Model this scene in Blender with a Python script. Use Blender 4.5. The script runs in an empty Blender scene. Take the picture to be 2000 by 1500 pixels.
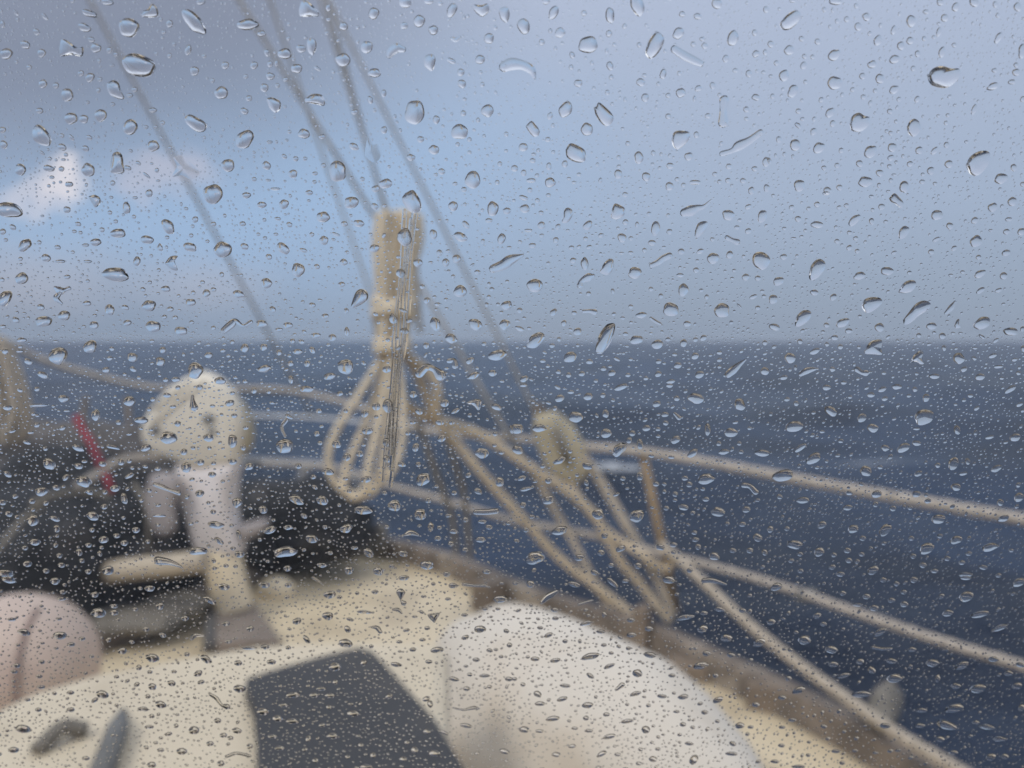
import bpy, math, random
import numpy as np
from mathutils import Vector, noise as mnoise
random.seed(7); rng = np.random.default_rng(7)
SC = bpy.context.scene
COL = SC.collection

# ------------------------------------------------------------------ camera, sky, sun, exposure
PITCH = math.radians(-3.1)
FPX = 1570.0                                   # focal length in pixels of the 2000 px wide photograph
cam = bpy.data.cameras.new('camera'); camo = bpy.data.objects.new('camera', cam); COL.objects.link(camo)
camo.rotation_euler = (math.radians(90) + PITCH, 0, 0)
cam.sensor_width = 36; cam.lens = 18 / (1000 / FPX)
cam.clip_start = 0.01; cam.clip_end = 30000
cam.dof.use_dof = True; cam.dof.focus_distance = 0.1625; cam.dof.aperture_fstop = cam.lens / 2.25
SC.camera = camo
SC.view_settings.view_transform = 'Standard'; SC.view_settings.look = 'None'
SC.view_settings.exposure = 0.17; SC.view_settings.gamma = 1.0
SC.cycles.max_bounces = 14; SC.cycles.transmission_bounces = 10; SC.cycles.transparent_max_bounces = 16
SC.cycles.use_denoising = True
SC.cycles.caustics_refractive = False; SC.cycles.caustics_reflective = False

SUN_EL, SUN_AZ = math.radians(48), math.radians(215)      # high, behind and to the left
w = bpy.data.worlds.new('World'); SC.world = w; w.use_nodes = True
nt = w.node_tree; nt.nodes.clear()
N, L = nt.nodes, nt.links
def nd(t, **k):
    n = N.new(t)
    for a, b in k.items(): setattr(n, a, b)
    return n
def mth(op, a, b=None, c=None, clamp=False):
    n = nd('ShaderNodeMath', operation=op, use_clamp=clamp)
    for i, v in enumerate((a, b, c)):
        if v is None: continue
        if isinstance(v, (int, float)): n.inputs[i].default_value = v
        else: L.new(v, n.inputs[i])
    return n.outputs[0]
tc = nd('ShaderNodeTexCoord'); sx = nd('ShaderNodeSeparateXYZ'); L.new(tc.outputs['Generated'], sx.inputs[0])
X, Y, Z = sx.outputs
yy = mth('MAXIMUM', Y, 0.08)
no = nd('ShaderNodeTexNoise'); no.inputs['Scale'].default_value = 5.5; no.inputs['Detail'].default_value = 5
L.new(tc.outputs['Generated'], no.inputs['Vector'])
nv = mth('SUBTRACT', no.outputs['Fac'], 0.5)
U = mth('ADD', mth('DIVIDE', X, yy), mth('MULTIPLY', nv, 0.10))
V = mth('ADD', mth('DIVIDE', Z, yy), mth('MULTIPLY', nv, 0.08))
no2 = nd('ShaderNodeTexNoise'); no2.inputs['Scale'].default_value = 16; no2.inputs['Detail'].default_value = 6
L.new(tc.outputs['Generated'], no2.inputs['Vector'])
nv2 = mth('SUBTRACT', no2.outputs['Fac'], 0.5)
U2 = mth('ADD', U, mth('MULTIPLY', nv2, 0.17)); V2 = mth('ADD', V, mth('MULTIPLY', nv2, 0.15))
front = mth('GREATER_THAN', Y, 0.09)
def blob(u0, v0, ru, rv, soft, rot=0.0, puffy=False):
    """1 inside an ellipse of directions, fading to 0 over the share SOFT of its radius"""
    du, dv = mth('SUBTRACT', U2 if puffy else U, u0), mth('SUBTRACT', V2 if puffy else V, v0)
    c, s = math.cos(rot), math.sin(rot)
    a = mth('ADD', mth('MULTIPLY', du, c / ru), mth('MULTIPLY', dv, s / ru))
    b = mth('ADD', mth('MULTIPLY', du, -s / rv), mth('MULTIPLY', dv, c / rv))
    r = mth('SQRT', mth('ADD', mth('MULTIPLY', a, a), mth('MULTIPLY', b, b)))
    n = nd('ShaderNodeMapRange', interpolation_type='SMOOTHSTEP')
    L.new(r, n.inputs['Value']); n.inputs['From Min'].default_value = 1.0 - soft; n.inputs['From Max'].default_value = 1.0 + soft
    n.inputs['To Min'].default_value = 1.0; n.inputs['To Max'].default_value = 0.0
    return mth('MULTIPLY', n.outputs[0], front)
def mix(f, a, b):
    n = nd('ShaderNodeMix', data_type='RGBA')
    for i, v in ((0, f), (6, a), (7, b)):
        if isinstance(v, (int, float)): n.inputs[i].default_value = v
        elif isinstance(v, tuple): n.inputs[i].default_value = (*v, 1)
        else: L.new(v, n.inputs[i])
    return n.outputs[2]
K = 10.0                                        # the background runs at 0.1
def kc(r, g, b): return (r * K, g * K, b * K)
sky = nd('ShaderNodeTexSky', sky_type='NISHITA'); sky.sun_disc = False
sky.sun_elevation = SUN_EL; sky.sun_rotation = SUN_AZ
ramp = nd('ShaderNodeValToRGB')
RAMP = [(0.0, (.240, .298, .400)), (0.05, (.262, .325, .436)), (0.16, (.335, .410, .545)), (0.40, (.422, .485, .630)), (0.62, (.68, .75, .90)), (1.0, (1.02, 1.05, 1.10))]
el = ramp.color_ramp.elements
while len(el) < len(RAMP): el.new(0.5)
for e, (p, c) in zip(el, RAMP): e.position = p; e.color = (*c, 1)
L.new(mth('MAXIMUM', Z, 0.0), ramp.inputs[0])
rk = nd('ShaderNodeVectorMath', operation='SCALE'); L.new(ramp.outputs[0], rk.inputs[0]); rk.inputs['Scale'].default_value = K
col = mix(0.95, sky.outputs[0], rk.outputs[0])                                             # thin overcast over the clear sky
col = mix(mth('MULTIPLY', blob(-.38, .205, .40, .15, .75), .80), col, kc(.305, .450, .665))   # blue gap
col = mix(mth('MULTIPLY', blob(-.62, .47, .50, .235, .42, -.10), .80), col, kc(.185, .208, .280))  # dark cloud
col = mix(mth('MULTIPLY', blob(-.64, .03, .30, .05, .9), .5), col, kc(.20, .25, .34))      # far squall
col = mix(mth('MULTIPLY', blob(-.548, .196, .034, .023, .5, .1, True), .92), col, kc(.68, .665, .72))
col = mix(mth('MULTIPLY', blob(-.590, .178, .034, .016, .6, .0, True), .6), col, kc(.62, .61, .68))  # sunlit cumulus
col = mix(mth('MULTIPLY', blob(-.425, .205, .055, .028, .6, .0, True), .45), col, kc(.56, .53, .60))
col = mix(mth('MULTIPLY', blob(-.60, .07, .10, .04, .9), .35), col, kc(.50, .48, .53))
col = mix(mth('MULTIPLY', blob(-.39, .065, .07, .03, .9), .30), col, kc(.50, .48, .53))
bg = nd('ShaderNodeBackground'); bg.inputs['Strength'].default_value = 0.1
L.new(col, bg.inputs['Color'])
wo = nd('ShaderNodeOutputWorld'); L.new(bg.outputs[0], wo.inputs['Surface'])

sun = bpy.data.lights.new('sun', 'SUN'); suno = bpy.data.objects.new('sun', sun); COL.objects.link(suno)
sun.energy = 1.1; sun.angle = math.radians(14); sun.color = (1.0, .955, .88)
sd = Vector((math.sin(SUN_AZ) * math.cos(SUN_EL), math.cos(SUN_AZ) * math.cos(SUN_EL), math.sin(SUN_EL)))
suno.rotation_euler = sd.to_track_quat('Z', 'Y').to_euler(); suno.location = sd * 30

# ------------------------------------------------------------------ helpers
CP, SP = math.cos(PITCH), math.sin(PITCH)
def ray(px, py):
    a, b = (px - 1000) / FPX, (750 - py) / FPX
    return Vector((a, CP - b * SP, SP + b * CP))
def P(px, py, d):                               # the point D metres ahead that the photo shows at (px, py)
    r = ray(px, py); return r * (d / r.y)
def G(px, py, z):                               # the point of the level Z that the photo shows at (px, py)
    r = ray(px, py); return r * (z / r.z)

def tag(o, label=None, cat=None, group=None, kind=None):
    for k, v in (('label', label), ('category', cat), ('group', group), ('kind', kind)):
        if v: o[k] = v
    return o
def empty(name, loc=(0, 0, 0)):
    o = bpy.data.objects.new(name, None); o.empty_display_size = .1; o.location = loc; COL.objects.link(o); return o
def link(name, verts, faces, mat, parent=None, smooth=True, origin=None):
    """one mesh object; VERTS in world space, ORIGIN the object's own place"""
    org = Vector(origin) if origin is not None else Vector((0, 0, 0))
    v = np.asarray([tuple(p) for p in verts] if not isinstance(verts, np.ndarray) else verts, float) - np.array(org)
    me = bpy.data.meshes.new(name); me.from_pydata(v.tolist(), [], faces); me.update()
    if mat is not None: me.materials.append(mat)
    if smooth: me.polygons.foreach_set('use_smooth', [True] * len(me.polygons))
    o = bpy.data.objects.new(name, me); COL.objects.link(o)
    if parent is not None:
        o.parent = parent; o.location = org - parent.location
    else: o.location = org
    return o
class MB:                                       # collects shapes for one mesh
    def __init__(s): s.v, s.f = [], []
    def add(s, v, f):
        k = len(s.v); s.v += [tuple(p) for p in v]; s.f += [[i + k for i in q] for q in f]; return s
    def build(s, name, mat, parent=None, smooth=True, origin=None): return link(name, s.v, s.f, mat, parent, smooth, origin)
def smooth_path(pts, n=10):
    pts = [Vector(p) for p in pts]
    if len(pts) < 3:
        return [pts[0].lerp(pts[-1], i / (n * 2)) for i in range(n * 2 + 1)]
    q = [pts[0] * 2 - pts[1]] + pts + [pts[-1] * 2 - pts[-2]]
    out = []
    for i in range(1, len(q) - 2):
        a, b, c, d = q[i - 1:i + 3]
        for k in range(n):
            t = k / n
            out.append(.5 * ((2 * b) + (c - a) * t + (2 * a - 5 * b + 4 * c - d) * t * t + (3 * b - a - 3 * c + d) * t ** 3))
    return out + [pts[-1]]
def tube(pts, r, sides=10, strands=0, pitch=0.08, radii=None, fuzz=0.0):
    """a round bar along PTS; STRANDS > 0 twists that many strands round it"""
    if strands:                                 # resample finely so that the twist shows
        Ls = [0.0]
        for a, b in zip(pts, pts[1:]): Ls.append(Ls[-1] + (b - a).length)
        n = max(8, min(700, int(Ls[-1] / (pitch / 5))))
        tt = np.linspace(0, Ls[-1], n); arr = np.array([tuple(p) for p in pts])
        res = np.stack([np.interp(tt, Ls, arr[:, k]) for k in range(3)], 1)
        if radii is not None: radii = list(np.interp(tt, Ls, radii))
        pts = [Vector(p) for p in res]
    v, f = [], []
    up = None; s = 0.0
    m = len(pts)
    for i, p in enumerate(pts):
        t = (pts[min(i + 1, m - 1)] - pts[max(i - 1, 0)])
        t = t.normalized() if t.length > 1e-9 else Vector((0, 0, 1))
        if up is None: up = t.orthogonal().normalized()
        up = (up - t * up.dot(t)).normalized(); side = t.cross(up)
        if i: s += (p - pts[i - 1]).length
        rr = radii[i] if radii is not None else r
        for k in range(sides):
            a = 2 * math.pi * k / sides
            q = rr
            if strands: q *= 1 + .13 * abs(math.cos(strands * .5 * a - s / pitch * math.pi)) - .05
            if fuzz: q *= 1 + random.uniform(-fuzz, fuzz)
            v.append(p + (up * math.cos(a) + side * math.sin(a)) * q)
    for i in range(m - 1):
        for k in range(sides):
            k2 = (k + 1) % sides
            f.append([i * sides + k, i * sides + k2, (i + 1) * sides + k2, (i + 1) * sides + k])
    f.append(list(range(sides))[::-1]); f.append([(m - 1) * sides + k for k in range(sides)])
    return v, f
def ellipsoid(c, rx, ry, rz, nu=40, nv=24, bump=0.0, seed=0, rotz=0.0, power=2.0, freq=2.2, zmin=None):
    v, f = [], []
    c = Vector(c); cr, sr = math.cos(rotz), math.sin(rotz)
    def sp(x): return math.copysign(abs(x) ** (2 / power), x)
    for j in range(nv + 1):
        th = math.pi * j / nv
        for i in range(nu):
            ph = 2 * math.pi * i / nu
            d = Vector((sp(math.sin(th)) * sp(math.cos(ph)), sp(math.sin(th)) * sp(math.sin(ph)), sp(math.cos(th))))
            k = 1 + bump * (mnoise.noise(d * freq + Vector((seed * 7.1, seed * 3.3, 0))) + .5 * mnoise.noise(d * freq * 2.3 + Vector((seed, 9, 2))))
            x, y, z = d.x * rx * k, d.y * ry * k, d.z * rz * k
            q = c + Vector((x * cr - y * sr, x * sr + y * cr, z))
            if zmin is not None: q.z = max(q.z, zmin)
            v.append(q)
    for j in range(nv):
        for i in range(nu):
            i2 = (i + 1) % nu
            f.append([j * nu + i, (j + 1) * nu + i, (j + 1) * nu + i2, j * nu + i2])
    return v, f
def prism(poly, z0, z1, bevel=0.0):
    """a slab from a plan outline (counter-clockwise list of x, y), its top edge bevelled"""
    n = len(poly); v, f = [], []
    c = Vector((sum(p[0] for p in poly) / n, sum(p[1] for p in poly) / n))
    rings = [(z0, 0.0), (z1 - bevel, 0.0)]
    if bevel: rings += [(z1 - bevel * .3, bevel * .3), (z1, bevel)]
    for z, ins in rings:
        for i, p in enumerate(poly):
            a, b = Vector(poly[i - 1][:2]), Vector(poly[(i + 1) % n][:2])
            t = (b - a).normalized(); nrm = Vector((-t.y, t.x))
            q = Vector(p[:2]) + nrm * ins
            v.append((q.x, q.y, z))
    for k in range(len(rings) - 1):
        for i in range(n):
            j = (i + 1) % n
            f.append([k * n + i, k * n + j, (k + 1) * n + j, (k + 1) * n + i])
    f.append([(len(rings) - 1) * n + i for i in range(n)]); f.append(list(range(n))[::-1])
    return v, f
def box(c, sx_, sy_, sz_, rotz=0.0, bevel=0.0):
    cr, sr = math.cos(rotz), math.sin(rotz)
    poly = [(c[0] + x * cr - y * sr, c[1] + x * sr + y * cr) for x, y in ((-sx_ / 2, -sy_ / 2), (sx_ / 2, -sy_ / 2), (sx_ / 2, sy_ / 2), (-sx_ / 2, sy_ / 2))]
    return prism(poly, c[2] - sz_ / 2, c[2] + sz_ / 2, bevel)

def material(name, base, rough=.6, var=.12, scale=14.0, bump=.15, bscale=60.0, stain=None, spec=.4, wave=None):
    m = bpy.data.materials.new(name); m.use_nodes = True
    t = m.node_tree; b = t.nodes['Principled BSDF']; b.inputs['Roughness'].default_value = rough
    b.inputs['Specular IOR Level'].default_value = spec
    co = t.nodes.new('ShaderNodeTexCoord')
    n1 = t.nodes.new('ShaderNodeTexNoise'); n1.inputs['Scale'].default_value = scale; n1.inputs['Detail'].default_value = 6
    t.links.new(co.outputs['Object'], n1.inputs['Vector'])
    r = t.nodes.new('ShaderNodeValToRGB')
    r.color_ramp.elements[0].position = .3; r.color_ramp.elements[1].position = .72
    r.color_ramp.elements[0].color = (*[c * (1 - var) for c in base], 1); r.color_ramp.elements[1].color = (*[min(1, c * (1 + var)) for c in base], 1)
    t.links.new(n1.outputs['Fac'], r.inputs[0]); out = r.outputs[0]
    if stain:
        n2 = t.nodes.new('ShaderNodeTexNoise'); n2.inputs['Scale'].default_value = stain[1]; n2.inputs['Detail'].default_value = 4
        t.links.new(co.outputs['Object'], n2.inputs['Vector'])
        r2 = t.nodes.new('ShaderNodeMapRange'); r2.inputs['From Min'].default_value = stain[2]; r2.inputs['From Max'].default_value = stain[2] + .12
        r2.inputs['To Max'].default_value = stain[3]
        t.links.new(n2.outputs['Fac'], r2.inputs['Value'])
        mx = t.nodes.new('ShaderNodeMix'); mx.data_type = 'RGBA'; mx.inputs[7].default_value = (*stain[0], 1)
        t.links.new(r2.outputs[0], mx.inputs[0]); t.links.new(out, mx.inputs[6]); out = mx.outputs[2]
    t.links.new(out, b.inputs['Base Color'])
    if bump:
        n3 = t.nodes.new('ShaderNodeTexNoise'); n3.inputs['Scale'].default_value = bscale; n3.inputs['Detail'].default_value = 3
        t.links.new(co.outputs['Object'], n3.inputs['Vector'])
        bp = t.nodes.new('ShaderNodeBump'); bp.inputs['Strength'].default_value = bump; bp.inputs['Distance'].default_value = .01
        t.links.new(n3.outputs['Fac'], bp.inputs['Height']); t.links.new(bp.outputs[0], b.inputs['Normal'])
    return m
M = dict(
    cream=material('cream_gelcoat', (.68, .57, .395), .45, .05, 5, .05, 80, ((.40, .32, .21), 3.2, .52, .55)),
    roof=material('cabin_paint', (.65, .56, .415), .5, .04, 6, .06, 90, ((.44, .36, .25), 4.5, .54, .5)),
    topside=material('topside_paint', (.62, .58, .50), .35, .04, 3),
    teak=material('weathered_teak', (.19, .155, .125), .75, .45, 12, .3, 70, ((.36, .31, .25), 6.0, .54, .7)),
    tan=material('tan_rope_fibre', (.54, .445, .32), .85, .22, 60, .3, 200),
    coil=material('coiled_rope_fibre', (.78, .67, .505), .85, .22, 60, .3, 200),
    tan2=material('grey_tan_rope_fibre', (.46, .395, .315), .85, .22, 60, .3, 200),
    life=material('pale_lifeline_cover', (.49, .43, .365), .8, .25, 50, .3, 200),
    khaki=material('khaki_canvas', (.46, .40, .28), .85, .12, 12, .2, 120),
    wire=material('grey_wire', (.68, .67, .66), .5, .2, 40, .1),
    pale=material('faint_cord', (.50, .47, .42), .8, .1, 30, .1),
    steel=material('dull_steel', (.34, .33, .32), .4, .1, 20, .05, 60),
    post=material('varnished_post', (.34, .235, .125), .5, .2, 20, .1),
    black=material('black_canvas', (.016, .017, .020), .8, .45, 9, .5, 40, ((.085, .078, .075), 5.0, .56, .8)),
    grey=material('grey_canvas', (.115, .105, .10), .85, .2, 8, .3, 40),
    greyrope=material('grey_brown_rope', (.20, .18, .15), .85, .3, 30, .3, 120),
    acrylic=material('smoked_acrylic', (.050, .050, .052), .55, .15, 5, .03, 20, ((.09, .082, .072), 5.0, .50, .6), .25),
    white=material('white_canvas', (.66, .60, .515), .75, .05, 6, .10, 30, ((.58, .50, .40), 5.0, .54, .6)),
    fit=material('cream_white_paint', (.78, .715, .60), .5, .05, 10, .08, 50),
    postcream=material('cream_post_paint', (.76, .65, .47), .5, .05, 10, .08, 50),
    fendermat=material('dull_cream_vinyl', (.52, .44, .33), .6, .1, 14, .1, 50, ((.40, .34, .27), 9.0, .5, .5)),
    fitgrey=material('greyed_paint', (.38, .34, .33), .6, .1, 10, .08, 50),
    fitpink=material('pinkish_white_paint', (.72, .66, .635), .5, .06, 10, .08, 50),
    hole=material('dark_recess', (.16, .16, .16), .8, .1),
    pink=material('faded_pink_vinyl', (.55, .435, .365), .5, .06, 6, .06, 60, ((.42, .30, .26), 4.0, .6, .5)),
    seam=material('brown_seam', (.28, .20, .17), .7, .1),
    red=material('red_webbing', (.27, .028, .045), .7, .15, 30, .2, 120),
    plank=material('grey_brown_plank', (.225, .185, .155), .75, .2, 14, .2, 70),
    plankdark=material('dark_edge', (.10, .095, .09), .8, .2, 14),
    brown=material('brown_timber', (.20, .155, .115), .7, .25, 20, .2, 70),
    strap=material('dark_grey_strap', (.17, .17, .165), .8, .2, 20),
    cabin=material('sprayhood_canvas', (.42, .36, .28), .8, .2, 8),
)
# ------------------------------------------------------------------ the sea
def sea():
    m = bpy.data.materials.new('sea_water'); m.use_nodes = True
    t = m.node_tree; b = t.nodes['Principled BSDF']
    b.inputs['Roughness'].default_value = .22; b.inputs['IOR'].default_value = 1.33; b.inputs['Specular IOR Level'].default_value = .30
    co = t.nodes.new('ShaderNodeTexCoord')
    n1 = t.nodes.new('ShaderNodeTexNoise'); n1.inputs['Scale'].default_value = .22; n1.inputs['Detail'].default_value = 6
    t.links.new(co.outputs['Object'], n1.inputs['Vector'])
    r = t.nodes.new('ShaderNodeValToRGB'); e = r.color_ramp.elements
    e[0].position = .42; e[0].color = (.002, .009, .029, 1); e[1].position = .60; e[1].color = (.026, .050, .104, 1)
    t.links.new(n1.outputs['Fac'], r.inputs[0])
    mp = t.nodes.new('ShaderNodeMapping'); mp.inputs['Scale'].default_value = (.05, .16, 1)
    t.links.new(co.outputs['Object'], mp.inputs['Vector'])
    n2 = t.nodes.new('ShaderNodeTexNoise'); n2.inputs['Scale'].default_value = 2.4; n2.inputs['Detail'].default_value = 7
    t.links.new(mp.outputs[0], n2.inputs['Vector'])
    fm = t.nodes.new('ShaderNodeMapRange'); fm.inputs['From Min'].default_value = .69; fm.inputs['From Max'].default_value = .78; fm.inputs['To Max'].default_value = .75
    t.links.new(n2.outputs['Fac'], fm.inputs['Value'])
    mx = t.nodes.new('ShaderNodeMix'); mx.data_type = 'RGBA'; mx.inputs[7].default_value = (.55, .57, .60, 1)
    t.links.new(fm.outputs[0], mx.inputs[0]); t.links.new(r.outputs[0], mx.inputs[6]); t.links.new(mx.outputs[2], b.inputs['Base Color'])
    n3 = t.nodes.new('ShaderNodeTexNoise'); n3.inputs['Scale'].default_value = 1.1; n3.inputs['Detail'].default_value = 8; n3.inputs['Roughness'].default_value = .62
    t.links.new(co.outputs['Object'], n3.inputs['Vector'])
    bp = t.nodes.new('ShaderNodeBump'); bp.inputs['Strength'].default_value = 1.0; bp.inputs['Distance'].default_value = .8
    t.links.new(n3.outputs['Fac'], bp.inputs['Height']); t.links.new(bp.outputs[0], b.inputs['Normal'])
    na, radii = 288, np.concatenate([[0.4], np.geomspace(1.0, 9000, 230)])
    ang = np.linspace(0, 2 * np.pi, na, endpoint=False)
    R, A = np.meshgrid(radii, ang, indexing='ij')
    x, y = R * np.cos(A), R * np.sin(A)
    z = np.zeros_like(x); step = R * (2 * np.pi / na)
    for lam, amp, dr in ((34, .20, .5), (21, .17, .9), (13, .14, .2), (8.5, .10, 1.3), (5.5, .07, .0), (3.6, .045, .75), (2.3, .03, 1.9)):
        k = 2 * np.pi / lam
        ph = k * (x * np.cos(dr) + y * np.sin(dr)) + rng.uniform(0, 6)
        fade = np.clip((lam / 3.0 - step) / (lam / 3.0), 0, 1)
        z += 1.25 * amp * fade * (1.0 - 2 * np.abs(np.sin(ph / 2)) + .36)
    z -= 2.35
    v = np.stack([x.ravel(), y.ravel(), z.ravel()], 1)
    f = []
    nr = len(radii)
    for i in range(nr - 1):
        for k in range(na):
            k2 = (k + 1) % na
            f.append((i * na + k, (i + 1) * na + k, (i + 1) * na + k2, i * na + k2))
    f.append(tuple(range(na))[::-1])
    tag(link('sea', v, f, m), kind='structure')
sea()

# ------------------------------------------------------------------ the sailboat: hull, deck, rail, cabin top, rigging
ZR, ZD, ZC = -.915, -1.0, -.45                  # rail top, deck, cabin top
boat = empty('sailboat', (0, 0, -2.3))
tag(boat, 'cream sailboat foredeck with teak rail, lifelines and slanting stays at sea', 'sailboat')
TIP = G(690, 1030, ZR); TIP.z = 0
star = [TIP] + [G(x, y, ZR) for x, y in ((715, 1036), (760, 1050), (830, 1066), (900, 1087), (1050, 1148), (1250, 1206), (1400, 1268), (1600, 1357), (1750, 1435), (1850, 1497))]
star = [Vector((p.x, p.y)) for p in star] + [Vector((1.16, 1.2)), Vector((1.33, .5)), Vector((1.45, -.6)), Vector((1.45, -2.2)), Vector((1.25, -4.0))]
star = [Vector((p.x, p.y)) for p in smooth_path([Vector((p.x, p.y, 0)) for p in star], 5)]
A0 = Vector((.0, -.6)); ax = (Vector((TIP.x, TIP.y)) - A0).normalized()
def mirror(p):
    d = p - A0; return A0 + 2 * ax * d.dot(ax) - d
port = [mirror(p) for p in star]
def inset(line, w, sgn):
    out = []
    for i, p in enumerate(line):
        t = (line[min(i + 1, len(line) - 1)] - line[max(i - 1, 0)]).normalized()
        out.append(p + Vector((t.y, -t.x)) * w * sgn)
    return out
def strip(a, b): return [[i, i + 1, b + i + 1, b + i] for i in range(a - 1)]
n = len(star)
# deck: a sheet between the two sides
v = [(p.x, p.y, ZD) for p in star] + [(p.x, p.y, ZD) for p in port]
link('deck', v, [[i, i + 1, n + i + 1, n + i] for i in range(n - 1)], M['cream'], boat, False)
# hull sides
mb = MB()
for line in (star, port):
    rings = []
    for z, s in ((ZR - .01, 0), (-1.25, .02), (-1.8, .10), (-2.5, .25)):
        ctr = [A0 + ax * (p - A0).dot(ax) for p in line]
        rings.append([(*(p.lerp(c, min(.9, s)) if s else p), z) for p, c in zip(line, ctr)])
    m_ = len(line); vv = [q for r_ in rings for q in r_]
    mb.add(vv, [[k * m_ + i, k * m_ + i + 1, (k + 1) * m_ + i + 1, (k + 1) * m_ + i] for k in range(3) for i in range(m_ - 1)])
mb.build('hull', M['topside'], boat)
# toe rail: one closed bar each side
mb = MB()
for line, sg in ((star, 1), (port, -1)):
    a, b = inset(line, -.012, sg), inset(line, .050, sg)
    m_ = len(line)
    vv = []
    for (pa, pb) in zip(a, b):
        vv += [(pa.x, pa.y, ZD - .02), (pa.x, pa.y, ZR - .008), (pa.x * .9 + pb.x * .1, pa.y * .9 + pb.y * .1, ZR), (pb.x * .9 + pa.x * .1, pb.y * .9 + pa.y * .1, ZR), (pb.x, pb.y, ZR - .012), (pb.x, pb.y, ZD + .001)]
    ff = [[i * 6 + k, i * 6 + (k + 1) % 6, (i + 1) * 6 + (k + 1) % 6, (i + 1) * 6 + k] for i in range(m_ - 1) for k in range(6)]
    mb.add(vv, ff)
mb.build('toe_rail', M['teak'], boat, False)
# chocks and pads along the starboard rail
for (x, y, w_, d_, h_, mt) in ((955, 1172, .085, .11, .105, 'brown'), (1255, 1262, .045, .06, .16, 'brown'), (1500, 1362, .10, .07, .07, 'brown'), (1575, 1385, .09, .06, .06, 'brown'), (1352, 1300, .12, .08, .05, 'brown')):
    g = G(x, y, ZD + .03)
    link('fairlead', *box((g.x, g.y, ZD + h_ / 2 + .001), w_, d_, h_, -.6, .012), M[mt], boat, False)
g = P(1728, 1380, 1.90)
link('rubbing_pad', *ellipsoid(g, .035, .12, .045, 24, 14, .12, 4, -.6), M['greyrope'], boat)
g = G(700, 1085, ZD)
link('bow_chock', *box((g.x, g.y + .05, ZD + .06), .22, .16, .11, .3, .03), M['steel'], boat, False)
mb = MB(); g = G(745, 1092, ZD); mb.add(*tube([Vector((g.x, g.y, ZD)), Vector((g.x, g.y, ZD + .16))], .028, 14)); mb.build('bollard', M['greyrope'], boat)
g = G(540, 1163, ZD)
link('deck_light', *ellipsoid((g.x, g.y, ZD + .015), .072, .06, .06, 24, 14, .03), M['postcream'], boat)
# cabin top with its raised front lip
ct = [G(x, y, ZC) for x, y in ((878, 1262), (860, 1250), (780, 1247), (700, 1246), (600, 1248), (500, 1254), (340, 1280), (180, 1310), (60, 1345), (0, 1372), (-60, 1410))]
ct = [(p.x, p.y) for p in ct]
right_x = ct[0][0]
plan = [(right_x + .055, -.3), (right_x + .03, .8)] + ct + [(-.80, .80), (-.92, .5), (-1.0, -.3)]
link('cabin_top', *prism(plan, ZD - .01, ZC, .022), M['roof'], boat, False)
# hatch: smoked panel proud of the cabin top
hp = [G(x, y, ZC + .02) for x, y in ((700, 1262), (728, 1270), (748, 1290), (850, 1402), (905, 1492), (1010, 1660), (505, 1660), (500, 1420), (494, 1372), (478, 1336), (482, 1322), (560, 1298), (640, 1276))]
hp = [(p.x, p.y) for p in hp][::-1]
ar = sum(hp[i - 1][0] * hp[i][1] - hp[i][0] * hp[i - 1][1] for i in range(len(hp)))
if ar < 0: hp = hp[::-1]
hatch = link('hatch', *prism(hp, ZC + .001, ZC + .02, .004), M['acrylic'], boat, False)
g = G(705, 1297, ZC + .021); mb = MB()
mb.add(*tube(smooth_path([Vector((g.x - .012, g.y + .006, ZC + .024)), Vector((g.x + .008, g.y + .004, ZC + .024)), Vector((g.x + .012, g.y - .012, ZC + .024))], 4), .0035, 8))
mb.build('latch', M['tan2'], hatch)
# things fixed on the cabin top
pa, pb = G(236, 1510, ZC), G(240, 1392, ZC)
link('grab_strap', *tube([pa + Vector((0, -.05, .012)), pa.lerp(pb, .5) + Vector((-.004, 0, .014)), pb + Vector((0, 0, .002))], .012, 10, radii=[.013, .012, .004]), M['strap'], boat)
pa, pb = G(70, 1475, ZC), G(168, 1437, ZC)
link('cleat', *tube(smooth_path([pa + Vector((0, 0, .004)), pa.lerp(pb, .4) + Vector((0, .012, .016)), pb + Vector((0, 0, .006))], 5), .009, 10), M['greyrope'], boat)

# stanchions, lifelines
def depth_at(px):                               # how far ahead the starboard rail is under the photo column px
    best = min(star, key=lambda p: abs(p.x / max(p.y, .3) * FPX + 1000 - px) + (100 if p.y < .5 else 0)); return best.y
st = [(1255, 884, 1322, 1196, 2.62), (168, 775, 150, 900, 3.5), (248, 775, 258, 900, 3.7)]
for i, (x0, y0, x1, y1, d) in enumerate(st):
    so = link('stanchion', *tube([P(x1, y1, d), P(x0, y0, d)], .0135 if i == 0 else .014, 12), M['post'] if i == 0 else M['teak'], boat)
    if i == 0:
        g = P(1306, 1083, d); link('clamp', *tube([g + Vector((-.004, 0, .035)), g + Vector((.004, 0, -.03))], .0195, 12), M['brown'], so)
up = [(-60, 640, 3.0), (0, 662, 3.1), (75, 700, 3.2), (190, 735, 3.3), (300, 757, 3.4), (450, 760, 3.5), (560, 763, 3.6), (640, 778, 3.5), (720, 800, 3.35), (810, 833, 3.2), (862, 843, 3.1), (1048, 860, 2.85), (1146, 872, 2.72), (1255, 882, 2.6), (1400, 906, 2.4), (1500, 925, 2.26), (1700, 962, 2.0), (2000, 1014, 1.72), (2300, 1062, 1.5)]
link('lifeline', *tube(smooth_path([P(*p) for p in up], 6), .0125, 10, 3, .05, fuzz=.06), M['life'], boat)
lo = [(470, 905, 3.85), (560, 908, 3.8), (660, 915, 3.6), (750, 945, 3.4), (860, 975, 3.2), (920, 992, 3.1), (1000, 1016, 2.96), (1060, 1027, 2.88), (1160, 1046, 2.76), (1240, 1068, 2.66), (1330, 1090, 2.56), (1500, 1137, 2.32), (1700, 1206, 2.02), (1850, 1256, 1.84), (2000, 1302, 1.70), (2250, 1385, 1.5)]
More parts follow.
